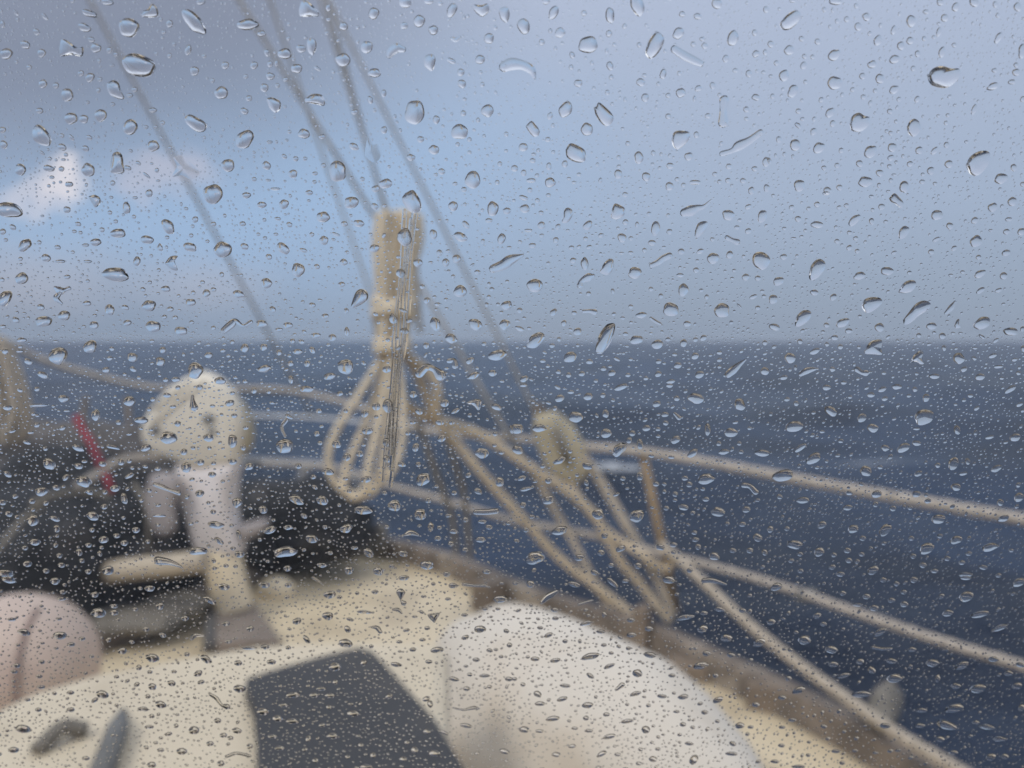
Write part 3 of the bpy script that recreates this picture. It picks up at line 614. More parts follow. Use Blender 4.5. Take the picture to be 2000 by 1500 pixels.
DROPS = """
T 0 0
50,420,100,85,0;125,100,60,25,50;350,130,70,30,45;20,190,60,35,80;285,250,60,45,40;198,350,85,60,30;325,415,70,65,30;700,105,130,50,20;660,215,110,60,25;715,310,60,40,20;750,375,85,70,30;855,393,45,50;905,425,38,36;1008,215,165,145,0;840,15,100,50,10;1570,15,70,45;1325,185,52,60;1280,250,35,30;1515,170,250,110,50;1936,192,165,90,-5;1085,510,285,165,18;1360,345,30,32;1325,435,34,40;1470,390,85,50,-80;1520,555,70,75;1760,510,58,60;1985,510,60,60;228,525,40,40;775,475,28,35;633,573,50,45;703,605,80,65,-60;780,620,40,35;875,510,40,22;335,655,65,70;437,668,48,48;525,742,95,105;1050,700,50,40;1015,745,50,35;768,707,32,42;1730,725,110,95;1660,630,36,36;1910,868,65,50,25;1945,768,52,45;1920,598,36,36;685,800,35,25;880,815,40,30;1195,860,65,40;310,865,60,45;555,925,105,90,25;655,930,70,70,30;787,902,95,100;1018,993,115,120;1530,965,195,100,35;1912,1088,155,130,-45;1270,960,38,38;1215,990,35,25;1140,993,40,30;735,962,24,24;878,970,28,26;485,1150,75,52,15;483,1060,40,35,30;558,1075,60,30,50;697,1075,55,35,25;668,1160,60,45,30;1197,1140,102,82;1328,1155,35,30;1262,1080,45,25,50;1782,1292,105,100;160,1325,95,85,60;380,1315,95,50,10;480,1320,48,42;690,1328,115,95,40;998,1312,60,38,20;1080,1275,50,32,35;388,1240,36,30;328,1195,50,25,40;495,1247,40,22;405,1385,42,28;540,1440,65,45;675,1445,26,34;382,1452,30,30;880,1430,40,45;1145,1370,75,25,40;1225,1330,35,38;1185,1278,28,22;1235,1412,35,20;1020,1180,34,28;1664,1516,150,160;20,1015,55,50;30,1130,70,55,80;1985,1400,40,35
g 460,390 480,310 530,320 600,370 650,370 640,440 560,430 470,440
g 1120,85 1155,70 1190,30 1230,70 1225,130 1110,130
g 835,650 880,627 925,645 945,710 972,765 940,775 870,745 840,700
g 255,1010 285,975 330,985 380,1040 403,1090 385,1138 320,1130 265,1095 250,1050
g 865,1270 880,1205 920,1185 955,1215 965,1290 970,1345 915,1358 862,1340
f 1350,1230 1420,1215 1480,1260 1560,1350 1500,1400 1420,1370 1345,1380 1380,1300
T 500 0
565,62,40,50;920,105,85,90;685,205,68,62;45,262,70,42;210,242,35,22;255,300,32,35;388,292,32,24;435,365,135,75,88,t;352,380,75,60,15;225,420,105,85,10;85,412,60,40,70;110,500,45,50;160,495,30,45;318,535,85,75;112,595,70,55;232,620,40,36;65,685,62,70;168,668,38,36;480,535,60,30,35;680,468,118,100;865,368,95,95;795,325,25,32;605,560,28,30;845,205,30,25;795,215,28,30;740,147,24,28;1275,165,90,95;1158,200,58,58;1385,235,75,75;1440,27,42,35;1350,10,70,50;1165,20,100,80;1530,80,110,75,-65;1942,115,130,78,78,t;1655,125,28,28;1625,135,25,35;1132,115,24,24;1218,90,28,28;1820,300,80,80;1870,215,35,40;1358,490,125,95,80,t;1525,475,75,40,30;1750,465,72,75;1600,565,58,58;1608,655,65,68;1768,660,36,40;1755,565,30,30;1630,495,24,24;925,570,95,75;998,728,42,58;893,780,60,45,70;1240,878,195,150,-85;1408,935,55,65;1085,910,28,32;1128,1018,26,30;1808,865,95,100;1620,885,45,45;1735,938,32,38;1590,1030,138,112,-15;1668,1090,35,35;1390,1170,80,75;1285,1088,55,50;1575,1128,34,34;1668,1190,35,28;1630,775,34,25;1955,1048,34,40;1782,1062,24,28;375,1045,92,78;518,1068,52,38;260,1030,34,30;105,1110,48,26;160,1110,26,26;240,1095,30,22;770,875,55,40;765,1145,85,50,25;715,975,26,32;1000,1015,50,60;220,1222,48,35,25;310,1240,45,40;383,1240,38,32;82,1293,75,62,45;288,1358,70,68;527,1293,40,38;460,1355,48,30;637,1338,140,158;1210,1230,70,50;1450,1340,55,50;1693,1405,125,130;1905,1280,35,40;1885,1425,35,40;1625,1480,45,40;1405,1365,35,30;830,1400,38,38;1012,1435,105,75,-15;935,1475,65,55;455,1422,35,32;150,1475,80,22;95,1408,45,20;1808,1215,24,22;1555,1435,40,30
g 335,70 355,15 395,5 445,45 490,95 480,130 410,130 345,125
g 80,768 130,762 190,795 190,850 150,880 105,840
g 385,770 440,735 510,740 538,790 530,825 470,815 390,800
p 1040,430,24 1060,400,34 1100,375,36 1150,385,22
p 1530,300,12 1560,312,16 1595,290,10
g 1700,35 1760,40 1810,30 1820,85 1775,130 1735,115 1700,75
p 1940,520,40 2000,500,46 2080,508,36 2150,545,32 2175,600,14
f 870,1080 890,1130 950,1130 975,1210 930,1270 860,1230 850,1180
T 1000 0
92,210,125,95,78,t;265,10,60,50;325,98,120,65,-60;562,103,45,45;300,240,32,36;375,255,85,75,-60;232,330,45,50;340,378,26,34;393,338,34,26;470,430,55,40,70;595,350,155,130;765,120,125,70,88;880,205,45,35,-60;757,262,48,55;993,350,34,42;740,398,28,42;625,492,28,38;765,515,70,52,80;462,525,36,42;525,555,22,28;775,603,36,40;1300,260,105,75,-55;1450,128,60,52;1600,30,80,80;1985,75,45,55;1330,110,50,45;1415,345,40,40;1505,358,48,50;1485,305,40,35;1195,398,26,30;1725,298,130,82,-75;1895,255,42,50;1905,420,60,52,-50;1978,408,36,45;1670,458,60,50,-60;1745,550,45,35;1850,575,48,60;1965,565,35,28;1180,578,85,48,-75;1035,588,40,30;1005,643,65,65;1145,655,32,34;518,650,65,60;640,688,28,28;745,722,36,42;843,720,25,25;885,778,28,40;1040,762,58,65;1318,725,75,75;1455,690,58,45,-30;1568,668,45,55;1425,770,45,25,-80;1220,745,40,40;1905,760,65,52,15;1830,855,48,45;1833,928,36,32;1530,905,48,42;1220,908,42,45;1135,795,24,24;1128,838,24,28;970,845,26,26;783,812,26,30;418,855,125,100,-65;297,905,60,42,-70;585,1010,95,100;320,980,30,35;280,1090,42,40;88,1150,72,65;1440,1052,42,50;905,1120,38,35;865,1005,28,25;1635,1120,36,28,-60;990,1230,95,70,80;1103,1195,36,40;1165,1205,26,28;1232,1215,35,26,-70;1380,1222,65,65;1695,1300,48,45;1895,1318,48,40;1985,1265,60,75;288,1300,42,60;413,1280,45,55;668,1285,26,32;170,1205,40,25;162,1255,45,40;205,1175,28,30;322,1188,30,30;92,1350,45,50;20,1315,55,50;155,1330,22,22;1098,1283,30,26;1235,1295,58,48;1155,1313,32,30;835,1300,34,28;830,1360,65,70;1048,1380,65,72;523,1363,38,28;195,1370,36,30;150,1410,80,35;298,1425,85,75;1290,1400,36,34;1430,1425,90,40;1230,1455,62,68;1340,1445,38,36;1585,1360,40,36;1620,1420,34,36;1687,1410,42,42;1805,1412,48,42;1870,1490,50,60;1990,1470,50,60;1718,1450,24,26;485,1425,38,24;140,1485,40,40;690,1410,45,30,-70;445,1395,34,25
g 925,-20 930,60 980,125 1010,120 1035,60 1000,-20
g 1040,400 1075,310 1135,248 1185,290 1180,350 1130,430 1080,460 1045,430
p 1270,385,30 1340,430,32 1420,470,30 1475,495,24
p 1658,785,38 1650,870,28 1650,955,40
g 640,840 655,900 700,965 750,985 785,950 790,905 745,850 680,800 660,830
g 108,985 150,945 185,975 215,1020 205,1060 165,1065 125,1020
g 420,1170 455,1120 520,1140 570,1180 570,1255 520,1270 465,1255 425,1220
g 1245,1100 1265,1035 1310,1020 1385,1035 1375,1100 1300,1165 1260,1145
p 1640,1200,20 1720,1175,20 1770,1140,38 1850,1100,30 1940,1035,24
T 1500 0
90,70,28,26;20,345,48,55;440,75,34,40;505,80,24,40;540,165,32,40;485,208,30,30;615,150,50,42,-60;705,208,60,65;768,132,62,65;690,45,36,40;525,10,100,60;190,5,50,30;1118,165,95,75,-70;1028,108,36,24,-70;1235,92,50,35;1380,140,62,60;1465,55,75,55,-60;1345,18,55,55;1610,20,75,70;1950,55,65,70;1775,35,40,50;1795,120,34,40;880,197,40,30,-70;980,235,80,36,-70;1335,250,80,40,-72;1335,185,32,26;262,303,45,42;388,325,48,48;165,392,82,72,-20;285,440,40,38;348,445,36,36;515,430,110,75,-40;858,315,90,60,-60;795,262,40,32,-60;1110,318,65,55,-50;1037,358,70,58,-70;1220,302,34,40;1295,290,30,30;1168,420,44,50;1455,352,40,36;1358,408,90,50,-70;1800,295,105,45,-60;1985,400,115,60,-80;988,463,85,65,-25;812,503,75,58,-25;1122,440,30,24;877,460,24,26;65,492,40,40;278,512,62,50,-55;125,590,92,75,-60;22,595,38,25;293,640,34,34;520,648,110,108;738,595,52,52;873,615,80,68,-70;1135,535,45,40,-60;985,700,88,58,-35;1178,630,30,20;193,712,110,70,-65;35,752,36,40;660,700,40,34,-40;580,740,36,30,-60;745,758,44,40;415,780,45,38,-50;1023,775,40,34,-50;1165,775,55,40,-60;800,805,42,34,-60;152,785,24,30;1938,508,40,40;1938,565,65,55,-40;1905,640,65,38,-8;1770,550,45,36;1755,675,95,55,-25;1990,775,50,40,-50;237,868,44,42;485,880,90,60,-55;952,870,44,44;1538,812,26,26;1460,822,30,22;1610,855,85,40,-70;1330,905,30,25;1405,900,34,30;1390,960,36,32,-50;270,930,36,30;362,930,38,32,-60;505,965,55,42,-70;235,980,60,36,40;355,1028,60,48,-55;572,962,24,22;928,1025,32,30;958,1040,36,36;893,1075,28,32;1000,950,30,32;85,1090,45,50;212,1133,80,95;397,1155,105,75,-35;572,1175,45,38,-50;800,1185,110,88,-45;970,1152,72,70;1180,1175,65,55,-40;1300,1178,75,42,-45;1395,1132,45,48;1550,1108,35,25;60,1215,35,24,80;128,1205,30,36;195,1225,40,24,80;10,1255,50,30,70;715,1278,55,55;540,1292,42,40;438,1312,42,38;960,1232,58,42,-20;1108,1280,52,42,-25;1002,1268,30,30;950,1300,40,34;893,1285,30,30;1412,1282,70,58,-20;1272,1335,58,65;1055,1220,28,32;1820,1395,110,78,-10;873,1352,60,55;985,1365,40,20;1210,1362,36,26;1205,1420,45,36;1305,1435,36,32;960,1410,34,38;868,1448,42,34,-70;760,1420,115,80;245,1450,95,85,-40;465,1490,65,60;558,1465,48,48;1063,1460,75,92;940,1495,40,20;1990,1440,40,40;1920,1310,50,60
g 92,180 150,115 220,80 255,110 235,170 180,225 125,235 95,205
g 1245,590 1290,535 1360,515 1430,535 1495,540 1490,610 1400,685 1290,670 1255,635
g 635,970 660,905 710,880 755,905 795,920 785,980 720,1028 655,1020
g 1085,990 1110,945 1150,928 1185,960 1190,1020 1140,1068 1095,1040
g 1545,1290 1580,1225 1640,1185 1705,1178 1735,1205 1725,1280 1650,1365 1580,1360
T 0 375
70,140,215,120,8;523,138,62,50,20;868,42,36,24;1055,45,45,24;1165,10,60,60;988,125,92,64,80;1047,193,34,32;962,178,24,22;903,230,38,32;610,250,52,34,15;330,187,32,20;22,310,50,48;100,275,58,42,30;45,375,36,30;797,295,44,38,40;923,322,118,75;580,308,40,28;628,318,36,28;1525,215,48,52;1453,130,36,28;1415,95,32,24,80;1755,185,30,32;1312,270,130,88,50;1668,250,45,36;1580,260,24,20;1493,340,36,34;1305,355,38,30;1150,372,108,62,10;748,392,88,60;668,415,60,26;450,432,52,36,10;195,415,118,82,-40;360,515,80,58,20;470,542,80,28;685,543,65,26;568,470,34,28;160,522,38,32;1485,430,108,68,20;1740,450,140,125;1910,425,65,52,20;1620,385,34,28;1895,248,52,40;1925,25,70,50;1070,540,75,58,-80;905,645,210,108,12;170,675,105,90;18,685,40,32,60;525,663,52,36;1102,488,24,22;685,695,32,28;630,705,34,16;40,830,130,100,-60;320,900,62,48,20;125,1000,60,46,35;502,965,100,75;342,1010,130,85;680,870,68,42;858,920,85,75,70;980,902,60,40,20;740,965,40,25;190,948,38,20;1165,888,112,85,5;1295,757,78,48,5;1118,762,46,36,30;1235,793,30,24;1170,706,36,30;1240,610,32,32;1612,790,62,60;1510,787,36,36;1732,645,38,42;1582,705,38,32;1668,762,46,34;1560,740,24,24;1395,812,30,30;1865,798,95,60,20;1490,862,80,58;1330,915,55,42;1285,975,40,34;1370,982,44,36;1498,1018,40,32;1668,1062,40,36;1262,890,30,24;735,1040,75,60;995,1022,68,45,-10;1197,1050,118,88;1415,1085,105,65;655,1052,34,26;492,1050,30,20;25,1052,50,34;170,1157,80,40;327,1165,40,18;435,1168,45,20;160,1210,40,25;155,1245,60,25;42,1245,55,48;220,1325,75,45,30;455,1280,150,132,-30;705,1208,108,98,-30;335,1430,90,52,20;858,1300,52,34;1035,1292,82,70;830,1390,65,45;783,1320,32,22;1040,1385,60,36,35;1272,1235,55,50;1253,1325,80,68,20;1188,1165,40,30;1555,1178,34,32;1630,1275,62,50;1742,1240,48,30;1785,1280,36,28;1912,1220,65,70;1815,1172,38,36;1745,1142,30,28;1525,1395,120,130;1720,1475,92,60;1375,1465,70,40;1980,1275,25,25;1915,1480,40,30;1295,1468,45,35;1435,1270,34,28,60;975,1425,34,28
g 690,35 740,22 780,45 785,85 745,120 715,80
g 1225,435 1247,400 1270,430 1268,460 1240,455
g 1285,560 1330,505 1388,500 1365,540 1388,610 1340,605
p 435,750,16 470,770,34 505,765,16 540,752,16
p 470,790,12 440,830,24 482,870,10
p 1750,1082,26 1800,1040,30 1840,1010,22 1900,1045,12 1960,1015,16
T 500 375
45,100,72,52;218,95,78,72,-50;415,5,60,40;525,195,100,88;65,218,32,30;260,255,52,40,15;170,208,55,26,10;435,332,38,38;155,330,40,25;18,330,32,28;70,360,34,30;745,82,118,90,-10;803,245,85,58;690,248,55,40;928,112,62,46,30;1003,108,36,28;895,333,32,30;1000,340,42,30,-60;530,378,70,72;605,372,34,24;370,455,65,32,15;212,440,118,72,45;100,507,55,45,20;625,330,75,22,22;330,608,108,102,45;475,583,48,42;227,562,30,24;685,548,65,50;710,472,36,30;925,440,80,62;783,433,28,26;828,447,26,24;82,712,88,78;668,722,58,42;1130,635,70,75;1265,553,75,62;1385,330,75,60,80;1640,255,75,42,50;1598,350,112,68,18;1540,110,75,75;1632,97,32,30;1850,130,120,85,88;1960,147,65,50;1820,222,60,35;1918,365,85,62,-75;1773,385,34,38;1978,435,40,28;1745,178,24,24;1433,475,52,46,80;1500,462,36,30;1567,522,66,68;1482,550,58,62;1365,552,42,24;1505,620,34,32;1540,660,34,32;1690,570,42,20,-35;1730,627,52,38;1720,685,24,26;1595,775,108,90;1820,720,36,30,80;1843,760,40,36;1820,820,34,34;1335,848,52,52;1420,877,52,30;1300,740,45,38,20;1485,840,36,28;1490,910,36,20;1803,880,34,36;1890,878,32,30;1958,885,92,66,-12;1918,940,34,28;1962,700,32,30;1395,820,36,26;440,883,55,40,20;500,845,42,22,10;365,858,30,26;130,917,58,44,35;705,928,45,38,80;275,908,36,18;540,970,58,42;45,1030,92,58,5;250,1042,75,52;180,1075,60,30;355,1000,40,24;468,1120,75,42;597,1138,65,55;710,1090,70,42,80;793,1005,30,28;1072,990,80,66,70;935,955,42,32,30;957,1020,32,28;1195,1005,52,36;1160,1085,68,46,20;1400,1030,105,80,80;1715,1035,112,85,22;1525,1145,98,72,28;1943,1035,90,75,-25;1330,1200,48,52;1250,1203,30,34;1115,1217,48,28,-35;1392,1170,30,28;285,1165,44,38;355,1170,54,34,18;60,1213,60,54,-40;180,1255,46,44;325,1248,75,45;440,1235,58,44,50;270,1340,50,44;400,1342,52,50;510,1283,28,24;500,1327,30,22;565,1195,34,26;700,1365,128,116;65,1380,108,55,-15;575,1440,98,54,-14;272,1465,65,42,80;915,1345,36,24,-25;1022,1385,72,56;1672,1318,68,50,-35;1700,1435,100,48,-25;1848,1415,66,52;1425,1312,32,28;1885,1275,152,76,-14;1325,1275,45,24,-60;1490,1378,40,22;1520,1222,36,18;1150,925,72,26,22
g 1165,10 1215,-15 1245,0 1290,80 1285,140 1240,165 1190,140 1140,60
g 1105,325 1140,290 1185,285 1210,330 1215,385 1170,425 1130,405 1105,370
g 755,840 785,775 830,757 872,785 870,840 820,880 745,905
p 1855,600,34 1930,570,40 1990,530,40 2080,495,12
p 1275,1420,34 1330,1370,30 1390,1385,24 1440,1430,46
p 1505,1320,18 1545,1320,22 1555,1360,24
T 1000 375
90,45,76,38,16;198,65,36,36;100,130,78,65;165,103,28,26;228,163,42,36;230,260,60,60;360,272,48,42,-60;285,25,40,30;15,65,28,24;885,20,45,40;592,260,85,62,-40;128,300,65,26;232,340,38,30;343,375,44,48;435,300,32,20;575,365,36,36;695,338,46,34,-20;887,235,45,45;828,282,28,24;977,255,48,30,-85;860,358,78,66,40;930,362,38,34,30;1122,285,112,72,-85;1230,310,45,44;1093,397,62,45;1690,180,92,85;1955,190,108,68,-70;1845,115,58,36,-30;1780,220,36,26;1758,277,42,34;1845,305,52,42,-30;1565,370,34,34;160,418,60,40;465,435,42,36;523,428,38,28,-30;603,430,46,32,-15;1322,465,52,48;1470,463,60,38,-25;1570,518,92,88;1700,490,62,54,-60;1945,535,142,138;1035,455,36,36;1188,432,34,24;928,475,42,28;855,478,45,20;478,535,52,44;568,560,105,56,88;960,632,112,88,-28;1438,610,46,44;1313,650,58,34;1448,537,28,28;1312,590,26,26;1825,665,58,54;1920,673,48,42;1720,675,30,26;1735,613,32,26;1665,618,26,24;178,730,130,100,5;1338,765,100,80,-85;1085,758,38,36;1163,812,36,40;1520,820,42,32,-70;1478,768,34,30;598,795,40,38;535,795,26,24;787,775,45,28,80;1885,818,66,32,-25;1955,775,34,28;1968,815,34,32;1240,918,125,108;1640,925,122,112;928,895,38,34;487,945,42,36;60,925,46,44;325,940,68,48,-40;1010,962,85,50,-10;405,1025,50,42,-70;60,1068,75,38,22;865,985,40,26;930,1020,30,26;135,1065,34,26;512,1090,66,58,-20;1368,1030,62,46;42,1005,42,18;1775,890,52,18,45;1920,905,42,36;972,1155,102,68,-12;1135,1190,96,68,-18;1340,1180,55,62;1495,1140,58,42,-35;1085,1105,30,22;313,1200,44,36;367,1150,34,36;513,1198,30,28;455,1290,112,76,-18;240,1320,46,30;605,1325,58,40;1270,1270,40,28;1430,1282,62,50,-25;1620,1255,45,32;818,1305,58,26,30;1145,1325,45,36;1295,1355,64,46,-14;715,1380,46,38;780,1415,64,44,-18;280,1360,34,28;362,1405,42,36;442,1430,42,42;545,1420,52,38,-10;905,1430,42,34;1142,1422,54,46,-20;1465,1427,72,56,-20;1045,1455,40,34;1975,1400,65,65;95,1460,72,46,-25;1975,1178,40,40;1620,1365,34,28;180,1362,24,24;140,1288,40,18,15;1240,1480,72,34,-8;655,1475,36,30;1550,1275,30,22
g 400,200 410,140 440,122 472,145 468,195 430,240 390,238
g 770,190 785,125 805,90 850,105 880,130 875,180 820,213 780,205
p 1345,160,32 1400,145,42 1450,125,26 1500,112,16 1560,60,7
g 1430,300 1455,245 1500,228 1530,240 1510,300 1460,350 1430,350
p 1680,355,18 1720,375,16 1758,390,24
p 1090,572,18 1140,550,24 1180,520,26 1228,498,26
g 690,610 720,555 765,520 795,540 785,610 745,648 690,630
p 530,730,24 545,695,20 600,665,32 632,655,16
p 560,932,14 610,930,16 645,938,24
p 1085,985,12 1120,1010,14 1158,1030,12
g 112,1190 150,1125 210,1095 250,1110 250,1150 190,1215 125,1215
g 650,1230 680,1120 730,1045 770,1025 805,1035 795,1110 760,1195 700,1262 660,1250
p 1690,1425,28 1730,1390,32 1780,1345,20 1825,1310,7
T 1500 375
40,28,30,28;185,120,44,38,-30;383,97,48,44,-40;318,130,36,34;555,120,42,28,-25;613,105,40,36;235,210,52,46;383,255,98,56;127,285,36,26;292,300,30,26;675,220,120,58,-45;888,115,52,48;818,140,32,30;810,230,55,42,80;920,232,38,28;808,35,40,28;1060,315,112,72,-60;1320,180,98,75,-25;1420,265,55,55;1755,120,78,70,-30;1908,75,80,66,-35;1615,222,64,48,-30;1880,213,60,32,-8;1862,310,54,44,-15;1740,300,34,24;1625,385,100,88,-40;1315,370,64,30,-28;1453,440,52,36,-45;1275,468,50,42;1860,475,72,48,-8;1645,510,46,38,-20;1980,310,66,56,-40;985,475,48,30,-25;1070,208,30,26;540,385,42,38;685,362,42,34;637,318,40,34;635,435,48,40,-30;697,462,38,38;200,362,46,22;262,348,36,22;455,10,60,30;122,507,58,46;82,697,84,68,-20;715,655,92,62,-15;930,618,102,66;1655,640,98,54,-30;1840,655,62,56,-40;1660,770,80,38,-35;1800,768,62,32,-25;1428,650,40,24;1520,625,38,28;1105,630,36,32;362,785,68,45;510,822,62,48,-45;40,838,74,70,-30;50,1055,86,54,12;583,1022,108,65,-25;457,1040,46,40;630,1085,60,40;430,1092,36,26;870,1058,76,68,-30;718,972,34,28;1278,1048,86,54;1178,1120,42,36;1362,1125,56,50;1672,1025,138,92,-30;1895,1090,118,62,5;1670,1130,58,26,32;1780,1160,55,28,-35;1445,1103,36,22;1505,1103,36,20;1298,1100,34,26;1400,1010,30,20;520,1138,60,40;250,1168,42,42;460,1190,36,34;565,1210,42,40;365,1245,88,42,-22;172,1297,90,78;1375,1220,46,34,80;1490,1300,90,88;123,1450,60,36,-10;503,1385,46,40;1300,1440,82,42,-5;1655,1445,82,52,-12;1530,1385,56,40,-25;1755,1280,72,32,-18;1925,1310,50,28,-15;1610,1300,42,30,25;1258,1190,42,22,-20;1615,1220,42,20;905,1415,38,26;1160,1420,34,24;1040,1300,30,16;1800,1365,76,26,-5;1955,1415,42,32;1825,1455,40,24;710,1213,30,26;590,1490,50,28;1995,1225,50,40,80
g 945,50 985,10 1020,35 1060,88 1040,125 995,95 960,75
g 320,650 335,580 370,535 410,522 448,555 440,610 400,660 350,690 325,680
g 1018,785 1040,735 1085,695 1140,690 1158,720 1130,770 1070,790
g 730,890 760,835 830,820 885,835 885,875 820,930 770,945 740,915
g 1055,1000 1100,940 1160,870 1220,848 1270,870 1255,915 1180,965 1110,1025 1065,1035
p 1390,945,14 1430,905,24 1460,860,12
g 1455,1045 1475,1000 1495,995 1490,1035 1510,1055 1470,1065
g 210,1030 225,970 275,925 325,928 338,960 310,1010 250,1050 215,1048
g 748,1250 790,1180 840,1155 890,1160 885,1225 888,1270 820,1268 765,1265
g 1110,1335 1140,1275 1190,1240 1210,1260 1200,1310 1220,1340 1190,1345 1155,1325
p 255,1425,18 310,1395,26 385,1380,7
p 695,1385,22 730,1410,16 765,1415,24
T 0 750
155,48,54,30,28;290,40,50,38;497,115,92,56;1012,135,96,75;300,167,145,28,0;60,185,85,45,10;523,210,55,20;748,243,85,72,-80;1105,283,110,55;290,320,54,40;490,342,60,42,-15;927,300,48,40;1010,392,50,22;98,368,65,28,-10;240,378,55,25;210,455,68,32,22;355,505,42,34;610,500,108,46,22;780,410,36,30;1140,500,94,52,-12;1318,420,138,95;1628,420,88,60;1817,445,105,75,88;1388,310,52,48;1795,150,75,52,-10;1195,120,45,36;1305,88,65,40,10;1560,25,50,45;1390,28,42,36;1165,197,40,34;1352,178,52,30;1830,248,50,36;1660,172,45,26;1815,72,46,30;1985,50,50,50;385,625,110,80,38;615,642,72,48,12;660,605,52,24;800,625,66,40,12;945,610,54,54;1010,600,45,38;655,762,132,82,14;515,730,65,44,-35;1015,715,88,38,-28;900,815,82,54;60,705,75,40,32;328,840,115,70;440,810,62,44,12;698,845,68,36,28;820,845,45,34;1455,650,85,80;1437,530,60,50,-15;1565,612,68,48;1668,620,42,30;1815,605,76,48,12;1945,645,74,56,-10;1657,708,66,44;1500,745,44,30,-15;1232,662,52,34;1135,645,48,26,8;1635,500,36,32;1900,495,50,45,80;1920,342,46,32;1560,855,68,60;1460,880,42,40;1853,925,80,78;1740,760,36,30;1165,830,46,34,20;970,895,88,52,72;1105,910,42,32;815,958,52,44;360,930,52,38;250,915,52,42;20,925,60,45;120,878,52,36;1235,945,50,28;258,1065,98,86,-40;70,1015,66,42,15;430,1052,88,40,15;445,1130,62,48,70;725,1032,96,70,10;1062,1140,65,48;720,1140,46,36;965,1045,36,28;1245,1030,112,22;275,1235,86,56;810,1215,76,62;912,1185,58,40;972,1242,60,48;692,1258,52,38;620,1315,60,48,70;465,1340,50,38;780,1325,46,38,60;1155,1230,36,34;1490,1090,50,28;1665,1000,48,38;1685,1100,125,58,5;1710,1225,90,42,35;1865,1175,82,36,65;1545,1305,152,62;845,1455,92,74,-15;1870,1330,78,54;1820,1285,46,30;1765,1420,45,30;1840,1425,40,28;1670,1380,42,34,60;1675,1440,40,30;215,1405,72,50;360,1460,56,40;50,1480,120,66,10;690,1465,52,42;195,1280,50,36;480,1415,58,40;640,1380,46,36;435,1260,42,36;1780,1335,32,26
p 850,488,14 900,495,16 928,505,10
p 1505,95,12 1505,130,18 1515,180,34
p 1210,785,18 1270,805,22 1330,830,16 1395,850,22
p 1240,1380,38 1320,1390,28 1390,1415,16 1425,1435,8
T 500 750
395,40,110,52;100,60,38,36;655,75,56,38,-15;1228,82,62,52;125,148,46,24,10;490,210,52,36;702,210,36,36;225,485,130,118;940,175,65,65;1030,170,110,82,88;850,230,64,58,-40;870,365,86,60,-10;630,470,76,62,15;710,570,70,58,-35;810,545,60,48;840,475,40,28;475,388,48,44;512,330,40,26;500,460,42,36;1020,455,72,58,70;1020,585,66,56,50;560,685,100,52,8;330,640,60,44;860,745,92,48,-15;700,740,45,26;1275,215,64,46,18;1475,150,70,58,-25;1558,210,72,34,-28;1880,180,84,48,18;1437,300,68,44;1530,300,48,36;1670,245,36,34;1225,300,50,28;1188,383,45,36;1450,425,74,52,-25;1247,495,70,54,-70;1765,540,112,78;1870,390,42,36;1865,478,38,32;1140,628,70,38,12;1268,628,42,40;1918,535,50,32;1660,712,50,38,-30;1305,745,122,88,-25;1905,765,78,65,80;1735,838,74,44,25;1548,850,48,36;1410,800,40,26;1995,355,70,30,80;318,905,128,66,22;517,910,94,70,12;840,985,138,70,6;1080,950,112,84;1345,908,52,46;1282,1020,98,86;55,982,74,58,15;460,805,54,32,25;448,725,48,36,-15;375,1030,56,38,30;705,1128,100,68,-18;110,1140,115,52,-20;252,1120,80,38,-6;540,1118,42,34;435,1210,95,64,18;232,1310,182,88,-5;1365,1118,82,46,-80;1545,1150,80,38,5;1505,1028,56,28;1638,1060,46,40;1767,1075,70,32;1820,1118,58,38,12;1755,1215,84,46;1420,1205,56,42;1522,1248,48,42;1022,1115,42,34;1972,1085,46,34;880,1320,92,60,35;1150,1325,82,46,12;1335,1415,108,70;725,1455,72,64;955,1462,80,66,20;515,1415,80,38;245,1440,60,48;1490,1485,60,40;1805,1465,70,40;770,1280,60,28;580,1320,45,30;30,1215,36,30;1635,1295,50,36;1005,850,42,36;650,945,34,30
p 245,250,18 278,265,12
p 240,280,14 200,340,14 228,412,10
g 1640,150 1700,122 1755,125 1755,180 1735,205 1690,165
p 1720,1000,24 1800,1000,25 1875,992,25
p 1172,1175,14 1215,1160,24 1265,1178,12
T 1000 750
